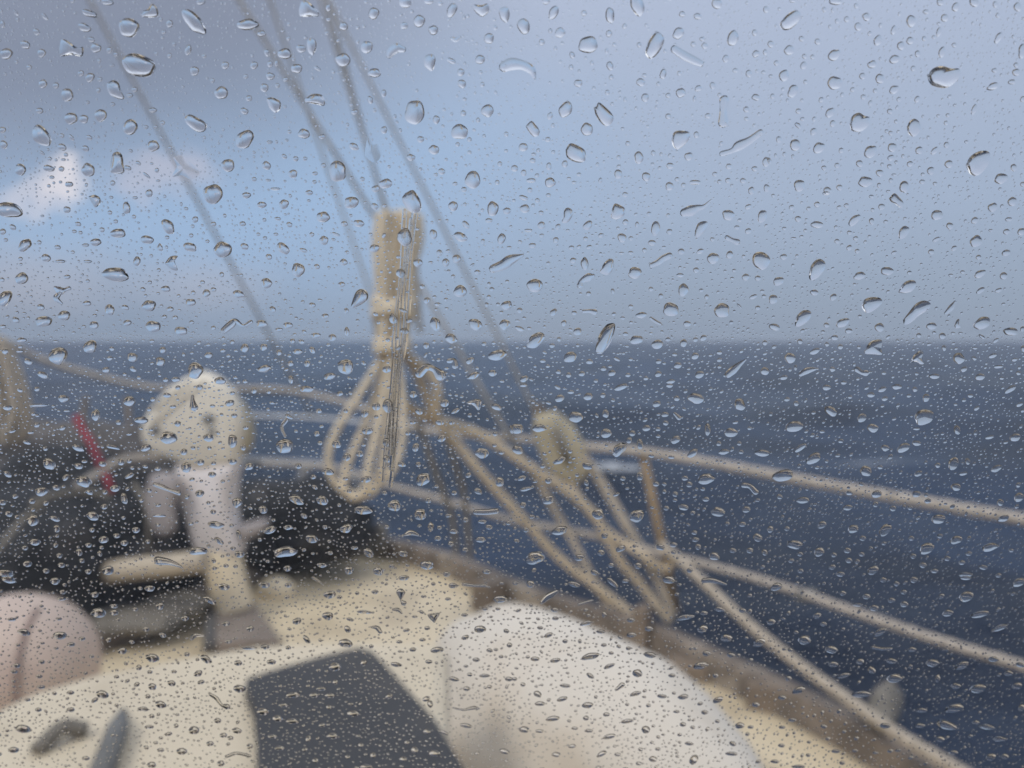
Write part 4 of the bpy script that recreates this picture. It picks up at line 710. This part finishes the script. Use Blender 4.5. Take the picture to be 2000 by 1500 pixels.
90,10,60,28;355,25,54,30,30;850,25,108,46,-20;1230,12,55,34;460,62,56,30;372,112,76,56,-25;595,98,74,58,-22;710,88,42,40;285,148,48,22,16;1287,112,46,44;1435,112,132,80,6;1130,155,66,50,-25;335,190,40,34,-60;1780,160,98,82,75;1255,178,36,22,-32;1195,238,60,40;732,232,65,50,-85;498,258,112,84;212,345,106,60;40,350,96,82,-8;735,385,82,74;1050,345,64,48,-10;1140,352,40,32;1200,305,46,38;940,385,50,46;1710,380,108,68;1528,355,95,48,-88;1745,300,46,24,-12;1855,345,36,28;1278,435,82,56,-28;1142,408,38,28;1000,470,80,50,85;1410,540,95,52,-38;915,440,48,42,-60;45,515,92,64,20;455,525,36,36;372,598,106,46,-30;590,640,90,54,8;1655,530,86,42,-5;1615,465,42,38;1775,465,38,32;1955,540,112,54;1790,530,40,32;1090,562,50,28;1245,572,52,28;1515,742,132,82,-16;75,735,72,40,-15;108,820,98,32,-10;285,755,56,48;285,905,96,68,-22;1000,720,66,54,-80;1125,780,52,40;865,738,48,34;1350,735,52,40;1385,785,50,46;815,862,54,26,-25;240,640,44,38;85,945,52,44,-25;580,770,50,38,60;510,710,36,32;1515,900,56,36;1275,860,46,40;1340,962,80,50,5;1610,1000,108,72,12;1205,970,44,36;1830,980,64,50,-15;672,1015,95,84;975,1030,122,90,-28;372,1145,124,68,-18;110,1138,50,42;1800,1095,56,40;1920,1200,72,62,20;725,1185,56,46,-20;1580,1345,86,62,20;1160,1275,68,50;850,1285,90,44,-26;695,1318,58,50;180,1358,148,102,-10;525,1355,86,52;1432,1215,58,38;1455,1272,46,46;1262,1255,60,40;1725,1300,58,38,10;1858,1300,54,44,-15;1975,1315,52,44,70;985,1420,58,50;645,1472,68,40,15;1390,1455,48,40;775,1415,46,38;1190,840,34,32;1425,1160,46,36;35,1225,46,32;155,1035,50,30;1490,820,40,28;540,1190,36,32
p 1270,230,12 1305,265,18
g 785,550 800,490 850,460 895,475 880,520 820,570
p 1810,790,22 1860,800,20 1905,845,22
T 1500 750
457,28,66,44;148,120,48,32,-12;220,152,42,40;893,42,68,38,-25;1005,22,78,44;803,85,65,40;1148,42,42,38;1100,92,42,26;912,115,50,34,-20;640,102,36,26;1235,108,66,54,-75;1893,42,102,42,-30;1580,92,48,30;490,212,110,66,28;733,265,76,64,-40;205,332,132,88,-10;1218,258,160,115,-12;818,345,88,66;1160,350,55,22;1478,360,72,52,85;1630,190,50,30,-32;1465,160,34,22;1730,415,72,32,-12;1930,418,94,58,-10;1965,160,62,30,-25;568,445,42,34;422,372,42,26;355,225,36,26;253,498,105,42,-38;355,582,132,72,-32;915,500,65,50;1058,498,108,66,-24;1160,462,76,40,8;118,715,168,88,-14;765,680,88,84;1175,700,68,42,-20;1448,622,108,74,-75;1785,660,100,46,-24;1560,605,52,40,80;1325,635,44,40;1525,700,72,28,-10;545,558,42,28;875,650,46,32;382,652,38,26;90,880,48,38,20;272,908,108,48,-3;848,860,88,56,-16;1468,805,82,58;1158,860,66,52;635,850,54,38;622,965,76,44;840,940,46,42;975,972,56,42;1248,915,56,38,-12;1960,885,84,66,-28;1815,925,56,52;1840,1050,98,46,-18;422,1100,78,50,-26;1330,1055,116,70,-12;665,1132,88,62,-6;915,1140,118,72,-45;208,1255,120,70,6;400,1312,80,70,-20;1470,1218,98,62,-20;1240,1285,118,84,-20;1735,1275,125,62,-15;18,1135,56,46,-70;148,1130,42,36;740,1205,52,40;1120,1205,46,38;1343,1188,46,34;620,1300,56,44;732,1330,44,34;515,1335,46,36;632,1378,54,40;502,1430,54,38,-12;255,1460,46,34;820,1455,96,60,-32;1135,1345,46,40;1210,1415,58,44;1400,1362,52,40;1515,1395,52,36;1680,1432,74,36,10;1568,1325,54,34;565,1485,70,38;1300,1460,60,34;1900,1300,45,28;250,1328,48,34;1545,1490,110,36;905,1245,40,28;1800,1495,50,34;180,1380,50,34
T 0 1125
70,30,120,50,12;430,40,80,56;740,145,65,46;1170,97,82,48;770,288,120,72;890,285,65,46;890,235,65,34;490,125,50,36;480,178,70,30;1250,235,66,56;1055,260,50,30;1750,85,92,52,5;1640,190,108,46,27;1445,330,58,44;1140,415,52,36;1765,372,65,38;1955,410,56,50;1270,462,58,36,20;1785,510,50,34;187,440,104,52,10;468,465,110,62;555,535,65,36;640,490,55,32;460,335,50,26;325,672,52,34;715,628,40,26;440,565,40,22;140,540,40,22;330,525,42,20;130,700,60,36;110,748,60,28;305,785,55,28;955,585,72,54;1190,640,106,68,12;1460,612,46,34;1610,650,98,54,32;1085,715,46,46;1860,680,65,44;1360,748,46,28;1548,762,68,50,-20;1340,838,68,46,8;1190,865,70,52,18;1870,880,95,60;800,925,104,60,18;740,970,64,32,-30;1255,1005,90,56,10;1118,1040,82,36,5;550,912,62,32;552,1045,64,36;300,1045,52,34;320,868,70,28;425,918,40,28;910,788,42,28;1155,940,44,36;1515,1205,82,66;1850,1208,76,46,8;1700,1130,56,42;1185,1095,45,34;1165,1180,75,26;1315,1235,60,30,-10;1375,1170,40,34;180,1195,126,60,6;105,1360,90,44;1420,1370,88,50;1640,1310,60,38;1745,1245,60,36;1800,1265,48,34;1950,1330,50,44;1725,1465,60,44;1185,1475,70,48;1255,1360,56,30;670,1425,60,32;215,968,52,24;1945,565,130,22;995,820,42,28,-30;90,340,70,28;1570,830,58,34,-15
p 1495,490,14 1522,465,18 1592,465,9
p 1645,925,16 1690,955,18 1730,1005,14 1772,1020,28
p 1770,1410,14 1850,1385,15 1950,1405,14
T 500 1125
65,70,95,46;250,72,56,36;575,145,104,58,-6;560,312,88,64;320,352,76,50,-20;735,340,64,26,16;715,415,60,48,60;395,495,78,40,50;700,525,104,68,12;1155,15,82,40;930,125,56,34;790,135,34,30;845,282,120,26,4;1540,75,74,42,8;1910,180,108,58,-6;1500,180,46,26;1310,160,46,24;1385,62,36,30;1630,305,52,28;1750,415,96,56;1790,258,48,24;1890,258,40,22;1830,237,34,22;1635,480,64,36,-18;1955,430,46,34,20;1415,578,102,48,-6;1225,575,56,34;1120,515,52,26;1300,498,52,26;1175,425,54,26,-12;1240,318,46,20;1350,670,56,34;1720,655,56,34;1980,540,45,38;1825,582,52,30,10;1095,693,94,34,10;120,672,72,42;252,560,44,32;70,555,70,38;618,712,92,70;290,930,112,42,-5;508,882,82,30;452,932,74,40;578,935,80,40;285,1135,100,44;758,1075,92,50;597,1250,92,50;55,1060,100,56;168,1115,78,54;1040,940,66,38,-22;915,1400,50,44;1395,1385,95,48;1240,1360,62,48;517,1165,54,34,-15;1335,1215,60,40;620,830,44,40;840,680,60,44,-50;1545,805,86,34,12;1785,780,85,28;1645,880,58,36;1670,770,42,30;1640,705,40,22;1640,1170,100,32,10;1940,1370,80,42,12;410,1270,54,42,-70;465,1440,48,40;1150,1430,60,40;860,1490,90,34;820,1320,46,34;570,1025,46,34;740,1000,45,22;1330,960,62,42,-20;1360,1000,60,44,80;1470,1225,82,24,22;215,1010,75,32;185,1345,80,34;800,1250,42,24;1180,1300,45,30;130,1255,80,32;1975,805,60,36;1825,865,40,28;1915,630,40,26;900,550,40,28
p 450,15,15 490,40,12 525,70,5
p 905,400,10 945,405,20 970,435,18
p 1130,130,36 1132,185,8 1152,210,24
p 1075,262,12 1110,265,18 1140,292,7
g 1340,300 1380,290 1435,290 1415,330 1395,365 1375,350 1350,325
p 1630,65,14 1710,75,12 1790,75,15
p 1540,1030,7 1620,1045,10 1700,1030,16 1740,1035,9
T 1000 1125
30,55,52,32;145,62,72,54;485,65,104,42,14;785,50,115,42,40;885,38,60,32;1225,30,100,58;930,345,68,34;1350,325,152,36,-10;1070,412,70,40;935,460,82,38;580,370,105,30,-16;720,300,52,38,80;1490,415,84,58,-24;1675,485,92,60;1930,520,104,62,-28;1620,260,82,38,12;1500,290,60,34;1800,270,60,36;1475,700,114,58,-10;1078,618,96,44,5;1710,618,66,38,10;1520,605,66,44;50,270,48,24,-18;150,230,32,26;335,265,62,36;340,332,56,28;220,405,46,28;285,462,76,34,-22;415,510,42,32;530,510,36,28,70;180,648,70,36;338,660,84,34,-12;612,628,142,50,-14;760,705,96,30,-22;775,602,42,26;718,540,46,28;980,760,78,62;695,435,72,30;910,565,42,30;612,780,68,34,32;415,858,86,28,4;200,922,66,48,30;392,962,86,34,-17;218,998,80,36;590,1010,88,46,-5;965,920,96,32,-17;1172,940,80,30,5;1338,945,88,38,-12;1610,968,90,44,-22;1250,778,56,32;1590,778,46,36;1905,1005,58,40;1505,1065,56,34;318,1115,112,38,-6;738,1082,56,32;578,1110,46,38;900,1135,98,32,-9;1045,1200,66,60;95,1200,78,50;215,1212,62,28;600,1210,64,28;760,1255,104,36,-12;1335,1160,50,36;1780,1168,76,48;1865,1180,50,26;1725,1310,58,38,20;1385,1310,72,28,8;1715,1390,102,28,3;345,1395,66,40;700,1390,90,34,-28;1102,1430,66,46;1420,1435,88,58,-55;1005,1355,42,28;1140,1352,44,26;470,1330,62,30,-12;825,1395,50,28;1285,1060,50,24;1470,998,48,26,-12;1605,1135,40,28;490,1190,52,24;1310,1240,36,26;20,805,40,30;85,848,40,32;1065,1012,36,30;655,945,30,28;1840,1235,36,30;990,1465,45,30;1925,1450,52,26,-15
p 1500,35,22 1570,35,22 1670,65,9
p 235,205,16 290,155,28 350,120,14
p 525,220,12 622,190,9
p 815,888,12 860,850,22
T 1500 1125
65,85,95,58,-15;25,360,70,48,-15;285,500,102,70;495,575,98,60,6;510,690,80,44;965,665,82,46,6;990,800,126,64,-7;1285,680,106,58,5;1515,700,118,52,-24;1468,860,76,46;1640,880,124,68,-12;1880,760,70,44;1760,650,85,42;1970,695,82,36,12;720,670,64,46,-20;810,735,66,54,40;240,892,108,50,-18;730,925,152,46,-4;590,780,104,36,-18;1455,1035,154,60,-14;1200,1050,85,36;1395,1165,172,62,17;1710,1180,122,40,6;1810,1275,112,38;1550,160,115,78,-24;1960,50,104,62,-24;1405,290,88,50,-15;1655,300,152,44,-14;875,440,110,48,-28;1815,405,118,38,-22;900,30,50,40;1140,30,62,46;1005,60,46,38;585,135,52,38;770,160,60,44;965,190,60,38;1065,220,66,46;830,250,76,46;1545,15,90,32;1125,575,66,38;385,310,66,44,-25;1060,125,50,36;1325,800,66,38,-75;915,1170,90,42;1945,860,80,54,-20;110,950,66,36;435,1175,52,34;530,1370,70,28;680,1365,46,26;1015,1362,50,24;110,1182,56,24;190,1125,66,28;105,1325,56,28;1740,1415,84,54,-20;1850,1410,60,46;55,1450,70,28;240,1490,110,26;840,1382,50,20;580,1460,46,32;595,1215,36,28;320,1298,36,22;1345,1275,70,46;1185,1170,85,36;1980,1030,60,46,-60;160,800,52,38,-20;700,225,80,26;435,375,50,34;220,440,40,28;1450,1380,70,36;315,1400,40,28;1625,1145,56,34
p 820,558,15 890,570,14 960,568,13
"""
# ------------------------------------------------------------------ rain on the outside of the pane
wm = bpy.data.materials.new('rain_water'); wm.use_nodes = True
t = wm.node_tree; t.nodes.remove(t.nodes['Principled BSDF'])
gb = t.nodes.new('ShaderNodeBsdfGlass'); gb.inputs['Roughness'].default_value = 0; gb.inputs['IOR'].default_value = 1.333; gb.inputs['Color'].default_value = (1, 1, 1, 1)
t.links.new(gb.outputs[0], t.nodes['Material Output'].inputs['Surface'])
BASE = PANE_OFF + .00006
EX = Vector((1, 0, 0))
def uv(px, py):
    q = on_pane(px, py, BASE) - C0; return q.x, q.dot(UP_)
def to3(u, v, h): return C0 + EX * u + UP_ * v + NP * (BASE + h)

def dome(out, theta, rings, sag):
    """a sessile drop over the outline OUT (n x 2, metres on the pane): verts, faces"""
    nn = len(out); c = out.mean(0)
    ext = np.sqrt(abs(0.5 * np.sum(out[:, 0] * np.roll(out[:, 1], -1) - out[:, 1] * np.roll(out[:, 0], -1))) / np.pi)
    v = [to3(u, w_, 0) for u, w_ in out]
    f = []
    th = math.radians(theta); sn, cs = math.sin(th), math.cos(th)
    def capz(s): return (math.sqrt(1 - (s * sn) ** 2) - cs) / sn          # a spherical cap meeting the pane at THETA
    ss = np.cos(np.linspace(0, np.pi / 2, rings + 1))[1:-1] ** .8
    for s in ss:
        h = ext * capz(s); sh = -sag * ext * (1 - s)
        for u, w_ in out: v.append(to3(c[0] + (u - c[0]) * s, c[1] + (w_ - c[1]) * s + sh, h))
    k = len(ss)
    v.append(to3(c[0], c[1] - sag * ext, ext * capz(0))); top = len(v) - 1
    for r in range(k):
        for i in range(nn):
            j = (i + 1) % nn
            f.append([r * nn + i, r * nn + j, (r + 1) * nn + j, (r + 1) * nn + i])
    for i in range(nn): f.append([k * nn + i, k * nn + (i + 1) % nn, top])
    b0 = len(v); v += v[:nn]                     # the flat foot has its own rim, so that the contact line stays sharp
    v.append(to3(c[0], c[1], 0)); bot = len(v) - 1
    for i in range(nn): f.append([b0 + (i + 1) % nn, b0 + i, bot])
    return v, orient(v, f), c
def orient(v, f):
    """faces turned so that the closed shape's normals point outward"""
    o = v[0]; vol = 0.0
    for q in f:
        a = v[q[0]] - o
        for i in range(1, len(q) - 1): vol += a.dot((v[q[i]] - o).cross(v[q[i + 1]] - o))
    return f if vol > 0 else [q[::-1] for q in f]
def ccw(out):
    a = np.sum(out[:, 0] * np.roll(out[:, 1], -1) - out[:, 1] * np.roll(out[:, 0], -1))
    return out if a > 0 else out[::-1]
def oval_outline(cx, cy, w_, h_, ang, seg, wob, taper=0.0):
    a = np.linspace(0, 2 * np.pi, seg, endpoint=False)
    k = 1 + sum(wob / (1 + .5 * q) * rng.uniform(.3, 1) * np.cos(q * a + rng.uniform(0, 6.28)) for q in (2, 3, 4, 5))
    x = w_ / 2 * np.cos(a) * k; y = h_ / 2 * np.sin(a) * k * (1 - taper * np.cos(a))
    t_ = math.radians(ang)
    return np.stack([cx + x * math.cos(t_) - y * math.sin(t_), cy + x * math.sin(t_) + y * math.cos(t_)], 1)
def poly_outline(pts, seg):
    p = np.array(pts, float); q = smooth_path([Vector((x, y, 0)) for x, y in p] + [Vector((*p[0], 0))], max(4, seg // len(p)))
    return np.array([(a.x, a.y) for a in q[:-1]])
def to_uv(out): return ccw(np.array([uv(x, y) for x, y in out]))

def ridge(pts, k=.52, seg=9):
    """a streak: a low round ridge along PTS (px, py, half width)"""
    q = np.array([(*uv(x, y), uv(x + r, y)[0] - uv(x, y)[0]) for x, y, r in pts])
    P3 = smooth_path([Vector(a) for a in q], 9)
    # round ends
    d0 = (P3[0] - P3[1]); d0.z = 0; d1 = (P3[-1] - P3[-2]); d1.z = 0
    cap = [(.98, .22), (.86, .52), (.6, .80), (.3, .95)]
    head = [Vector((*(P3[0] + d0.normalized() * (P3[0].z * a)).xy, P3[0].z * b)) for a, b in cap]
    tail = [Vector((*(P3[-1] + d1.normalized() * (P3[-1].z * a)).xy, P3[-1].z * b)) for a, b in cap[::-1]]
    P3 = head + P3 + tail; m_ = len(P3); v = []
    for i, p in enumerate(P3):
        a, b = P3[max(0, i - 1)], P3[min(m_ - 1, i + 1)]; d = (b - a); d.z = 0
        d = d.normalized() if d.length else Vector((1, 0, 0)); nrm = Vector((-d.y, d.x))
        r = max(p.z, 1e-5)
        for s in np.linspace(-1, 1, seg):
            v.append(to3(p.x + nrm.x * r * s, p.y + nrm.y * r * s, k * r * (1 - s * s)))
        v.append(v[-seg].copy()); v.append(v[-2].copy())          # the foot's own two rims
    sg = seg + 2; f = []
    for i in range(m_ - 1):
        for j in range(seg - 1): f.append([i * sg + j + 1, i * sg + j, (i + 1) * sg + j, (i + 1) * sg + j + 1])
        f.append([i * sg + seg, i * sg + seg + 1, (i + 1) * sg + seg + 1, (i + 1) * sg + seg])
    return v, orient(v, f), q[:, :2].mean(0)

drops = []                                      # (area, cx, cy, kind, data)
tx = ty = 0
for ln in DROPS.strip().splitlines():
    if ln[0] == 'T': _, tx, ty = ln.split(); tx, ty = int(tx), int(ty); continue
    if ln[0] in 'gf':
        pts = [tuple(float(a) for a in p.split(',')) for p in ln.split()[1:]]
        pts = [(tx + x / 4, ty + y / 4) for x, y in pts]; a = np.array(pts)
        area = abs(.5 * np.sum(a[:, 0] * np.roll(a[:, 1], -1) - a[:, 1] * np.roll(a[:, 0], -1)))
        drops.append((area, a[:, 0].mean(), a[:, 1].mean(), ln[0], pts)); continue
    if ln[0] == 'p':
        pts = [tuple(float(a) for a in p.split(',')) for p in ln.split()[1:]]
        pts = [(tx + x / 4, ty + y / 4, r / 4) for x, y, r in pts]
        area = sum(math.hypot(b[0] - a[0], b[1] - a[1]) * (a[2] + b[2]) for a, b in zip(pts, pts[1:])) + 2 * pts[0][2] ** 2
        c = np.array(pts)[:, :2].mean(0); drops.append((area, c[0], c[1], 'p', pts)); continue
    for it in ln.split(';'):
        q = it.split(',')
        x, y, w_, h_ = (float(a) / 4 for a in q[:4]); x += tx; y += ty
        ang = float(q[4]) if len(q) > 4 else 0.0
        drops.append((math.pi * w_ * h_ / 4, x, y, 't' if len(q) > 5 else 'o', (w_, h_, ang)))
drops.sort(key=lambda d: -d[0])
def drop_mesh(d, big):
    area, x, y, kind, dat = d
    size = math.sqrt(area)
    seg = 40 if big and size > 24 else 30 if big else 16
    rings = 9 if big and size > 24 else 7 if big else 4
    hg = rng.uniform(48, 58)
    if kind == 'p': return ridge(dat)
    if kind == 'g': return dome(to_uv(poly_outline(dat, 48)), hg, 10, -.10)
    if kind == 'f': return dome(to_uv(poly_outline(dat, 48)), 4, 6, .0)
    return dome(to_uv(oval_outline(x, y, *dat, seg, .12 if size > 12 else .08, .30 if kind == 't' else 0)), hg, rings, -.10 if y < 620 else -.17 if big else -.22)

NBIG = 296
# what one sees behind a drop, for its label
def inside(x, y, poly):
    c = False
    for i in range(len(poly)):
        (x0, y0), (x1, y1) = poly[i - 1], poly[i]
        if (y0 > y) != (y1 > y) and x < (x1 - x0) * (y - y0) / (y1 - y0) + x0: c = not c
    return c
REG = [
    ('the rope bundle of the coil', [(725, 405), (830, 405), (815, 690), (730, 690)]),
    ('the fanned loops of the coil', [(730, 690), (800, 690), (800, 900), (760, 975), (660, 985), (630, 900)]),
    ('the white fan-headed fitting', [(400, 715), (500, 800), (490, 900), (470, 1060), (500, 1195), (390, 1195), (350, 1050), (270, 860)]),
    ('the black hatch', [(475, 1320), (700, 1255), (750, 1285), (860, 1400), (915, 1505), (500, 1505), (500, 1380)]),
    ('the white cover', [(850, 1290), (900, 1215), (1000, 1180), (1100, 1210), (1300, 1340), (1450, 1505), (915, 1505), (870, 1420)]),
    ('the pink buoy', [(0, 1165), (100, 1170), (190, 1290), (0, 1380)]),
    ('the cabin top left of hatch', [(0, 1370), (180, 1310), (500, 1250), (870, 1250), (860, 1400), (740, 1280), (475, 1320), (500, 1505), (0, 1505)]),
    ('the black heap', [(0, 900), (390, 890), (400, 1200), (150, 1230), (0, 1170)]),
    ('the smaller black cover', [(465, 900), (700, 920), (730, 1060), (690, 1100), (480, 1130)]),
    ('the cream foredeck', [(400, 1060), (760, 1060), (1000, 1160), (860, 1250), (500, 1250), (150, 1320), (190, 1220)]),
    ('the teak rail', [(690, 1030), (900, 1080), (1250, 1200), (1600, 1350), (1900, 1510), (1450, 1510), (1100, 1210), (760, 1080)]),
    ('the side deck', [(1100, 1210), (1850, 1510), (1450, 1510)]),
    ('sea below the lower lifeline', [(800, 960), (1330, 1090), (2010, 1300), (2010, 1510), (1850, 1510), (1250, 1210), (760, 1050)]),
    ('sea between the two lifelines', [(800, 840), (1250, 885), (2010, 1012), (2010, 1300), (1330, 1090), (800, 960)]),
    ('sea above the upper lifeline', [(800, 700), (2010, 690), (2010, 1012), (1250, 885), (800, 840)]),
    ('sea and lifeline left of coil', [(0, 690), (740, 690), (640, 900), (0, 900)]),
    ('the horizon', [(0, 640), (2010, 640), (2010, 700), (0, 700)]),
    ('the white cumulus', [(60, 310), (230, 310), (230, 430), (60, 430)]),
    ('the dark cloud', [(-50, -50), (600, -50), (480, 250), (-50, 290)]),
    ('the converging stays', [(600, -50), (780, -50), (820, 410), (560, 410), (480, 250)]),
    ('the blue sky below dark cloud', [(-50, 290), (480, 250), (560, 410), (730, 410), (730, 640), (-50, 640)]),
    ('the grey sky beside the bundle', [(780, 410), (1250, 410), (1250, 640), (780, 640)]),
    ('pale sky beyond the stays', [(780, -50), (1250, -50), (1250, 410), (820, 410)]),
    ('the clear grey sky high up', [(1250, -50), (2050, -50), (2050, 330), (1250, 330)]),
    ('the grey sky above the horizon', [(1250, 330), (2050, 330), (2050, 640), (1250, 640)]),
]
def region(x, y):
    for nm, pl in REG:
        if inside(x, y, pl): return nm
    return 'the open sea'
def shape_word(d):
    area, x, y, k, dat = d
    if k == 'p': return 'streak-shaped'
    if k == 'f': return 'flat splashed'
    if k == 't': return 'teardrop'
    if k == 'g': return 'lopsided'
    w_, h_, a = dat
    if max(w_, h_) / min(w_, h_) < 1.16: return 'round'
    if w_ < h_: a += 90
    a = (a + 90) % 180 - 90
    return 'flat oval' if abs(a) < 14 else 'upright oval' if abs(a) > 62 else 'down-slanting oval' if a > 0 else 'up-slanting oval'
def size_word(a): return 'big ' if a > 520 else '' if a > 190 else 'small '
ORD = ['first', 'second', 'third', 'fourth', 'fifth', 'sixth', 'seventh', 'eighth', 'ninth', 'tenth', 'eleventh', 'twelfth', 'thirteenth', 'fourteenth', 'fifteenth']
cls = {}
for i, d in enumerate(drops[:NBIG]):
    cls.setdefault((size_word(d[0]), shape_word(d), region(d[1], d[2])), []).append(i)
labels = {}
for (sz, sh, rg), ids in cls.items():
    ids.sort(key=lambda i: drops[i][1]); nn = len(ids)
    for k, i in enumerate(ids):
        if nn == 1: s = f'{sz}{sh} raindrop in front of {rg}'
        elif k == 0: s = f'leftmost {sz}{sh} raindrop in front of {rg}'
        elif k == nn - 1: s = f'rightmost {sz}{sh} raindrop in front of {rg}'
        else: s = f'{ORD[k]} {sz}{sh} raindrop from left in front of {rg}'
        labels[i] = s.replace('  ', ' ')
for i, d in enumerate(drops[:NBIG]):
    v, f, c = drop_mesh(d, True)
    o = link('raindrop', v, f, wm, None, True, to3(c[0], c[1], 0))
    tag(o, labels[i], 'raindrop', 'raindrops on the windscreen')
# the small ones: too many to count, one mesh
mb = MB()
occ = np.zeros((380, 500), bool)                # where a drop already sits, 4 px cells
def mark(x, y, r):
    i0, i1, j0, j1 = int((y - r) // 4), int((y + r) // 4) + 1, int((x - r) // 4), int((x + r) // 4) + 1
    occ[max(0, i0):max(0, i1), max(0, j0):max(0, j1)] = True
def free(x, y, r):
    i0, i1, j0, j1 = int((y - r) // 4), int((y + r) // 4) + 1, int((x - r) // 4), int((x + r) // 4) + 1
    return not occ[max(0, i0):max(0, i1), max(0, j0):max(0, j1)].any()
for d in drops: mark(d[1], d[2], math.sqrt(d[0]) * .55)
for d in drops[NBIG:]:
    v, f, c = drop_mesh(d, False); mb.add(v, f)
cl = rng.uniform(0, 1, (40, 2)) * (2000, 1500)
made = tries = 0
while made < 19000 and tries < 320000:
    tries += 1
    x, y = rng.uniform(-10, 2010), rng.uniform(-10, 1510)
    dens = .35 + .65 * max(0, mnoise.noise(Vector((x / 130, y / 130, 3.0))) * 1.4 + .45)
    if y < 640: dens *= .45 if y < 330 else .6
    if rng.uniform() > dens: continue
    s = (2.3 if y > 640 else 2.6) + rng.exponential(1.25)
    if y > 900: s *= 1.05
    if s > 9: continue
    if not free(x, y, s * .7): continue
    mark(x, y, s * .35)
    if y > 640: s *= 1.28
    asp = (rng.uniform(.68, 1.0) if y < 640 else rng.uniform(.55, .85)) * (1 - .10 * max(0, (y - 700) / 800))
    ang = rng.normal(0, 20) + (-35 if x > 1350 else 25 if x < 600 and y < 500 else 0)
    out = to_uv(oval_outline(x, y, s * 1.1, s * 1.1 * asp, ang, 10, .05))
    v, f, c = dome(out, rng.uniform(46, 56), 3, -.08 if y < 640 else -.24); mb.add(v, f); made += 1
# the pane is wet all over, beyond the edges of the photograph too
far = 0
while far < 5200:
    q = pane_pt(rng.uniform(-.32, .32), rng.uniform(-.24, .24), BASE)
    dn = q.dot(Vector((0, CP, SP)))
    x, y = 1000 + FPX * q.x / dn, 750 - FPX * q.dot(Vector((0, -SP, CP))) / dn
    if -14 < x < 2014 and -14 < y < 1514: continue
    s = 2.6 + rng.exponential(1.6) if rng.uniform() < .86 else rng.uniform(9, 34)
    u0, v0 = q.x, (q - C0).dot(UP_)
    out = oval_outline(0, 0, s * 1.1, s * rng.uniform(.7, 1.05), rng.normal(0, 30), 18 if s > 9 else 9, .09) * 9.8e-5 + np.array([u0, v0])
    v, f, c = dome(ccw(out), rng.uniform(46, 56), 5 if s > 9 else 3, -.12); mb.add(v, f); far += 1
tag(mb.build('fine_spray', wm), 'countless fine droplets scattered over the whole windscreen', 'droplets', kind='stuff')
print('drops', len(drops), 'fine', made)
# a trickle of water down the pane in front of the coil
mb = MB()
for k, dx in enumerate((-9, -3, 3, 9, 15)):
    tr = [(800 + dx * (.9 if y < 700 else .7) - (y - 410) * .085 + 1.5 * math.sin(y / 37 + k), y, 3.6 + .9 * math.sin(y / 53 + 2 * k) + (1.2 if k == 3 else 0)) for y in range(412 + 9 * (k % 3), 955 - 25 * ((k * 3) % 4), 24)]
    v, f, c = ridge(tr, .07); mb.add(v, f)
tag(mb.build('trickle', wm, None, True, to3(*uv(775, 680), 0)), 'ribbed trickle of water running down in front of the rope coil', 'trickle')
HAZE = 0.00010
# ------------------------------------------------------------------ wet air over the sea
hm = bpy.data.materials.new('wet_air'); hm.use_nodes = True
t = hm.node_tree; t.nodes.remove(t.nodes['Principled BSDF'])
pv = t.nodes.new('ShaderNodeVolumePrincipled'); pv.inputs['Color'].default_value = (.80, .86, .95, 1); pv.inputs['Density'].default_value = HAZE
t.links.new(pv.outputs[0], t.nodes['Material Output'].inputs['Volume'])
tag(link('haze', *box((0, 0, 4.0), 18400, 18400, 17.0), hm, None, False), kind='stuff')
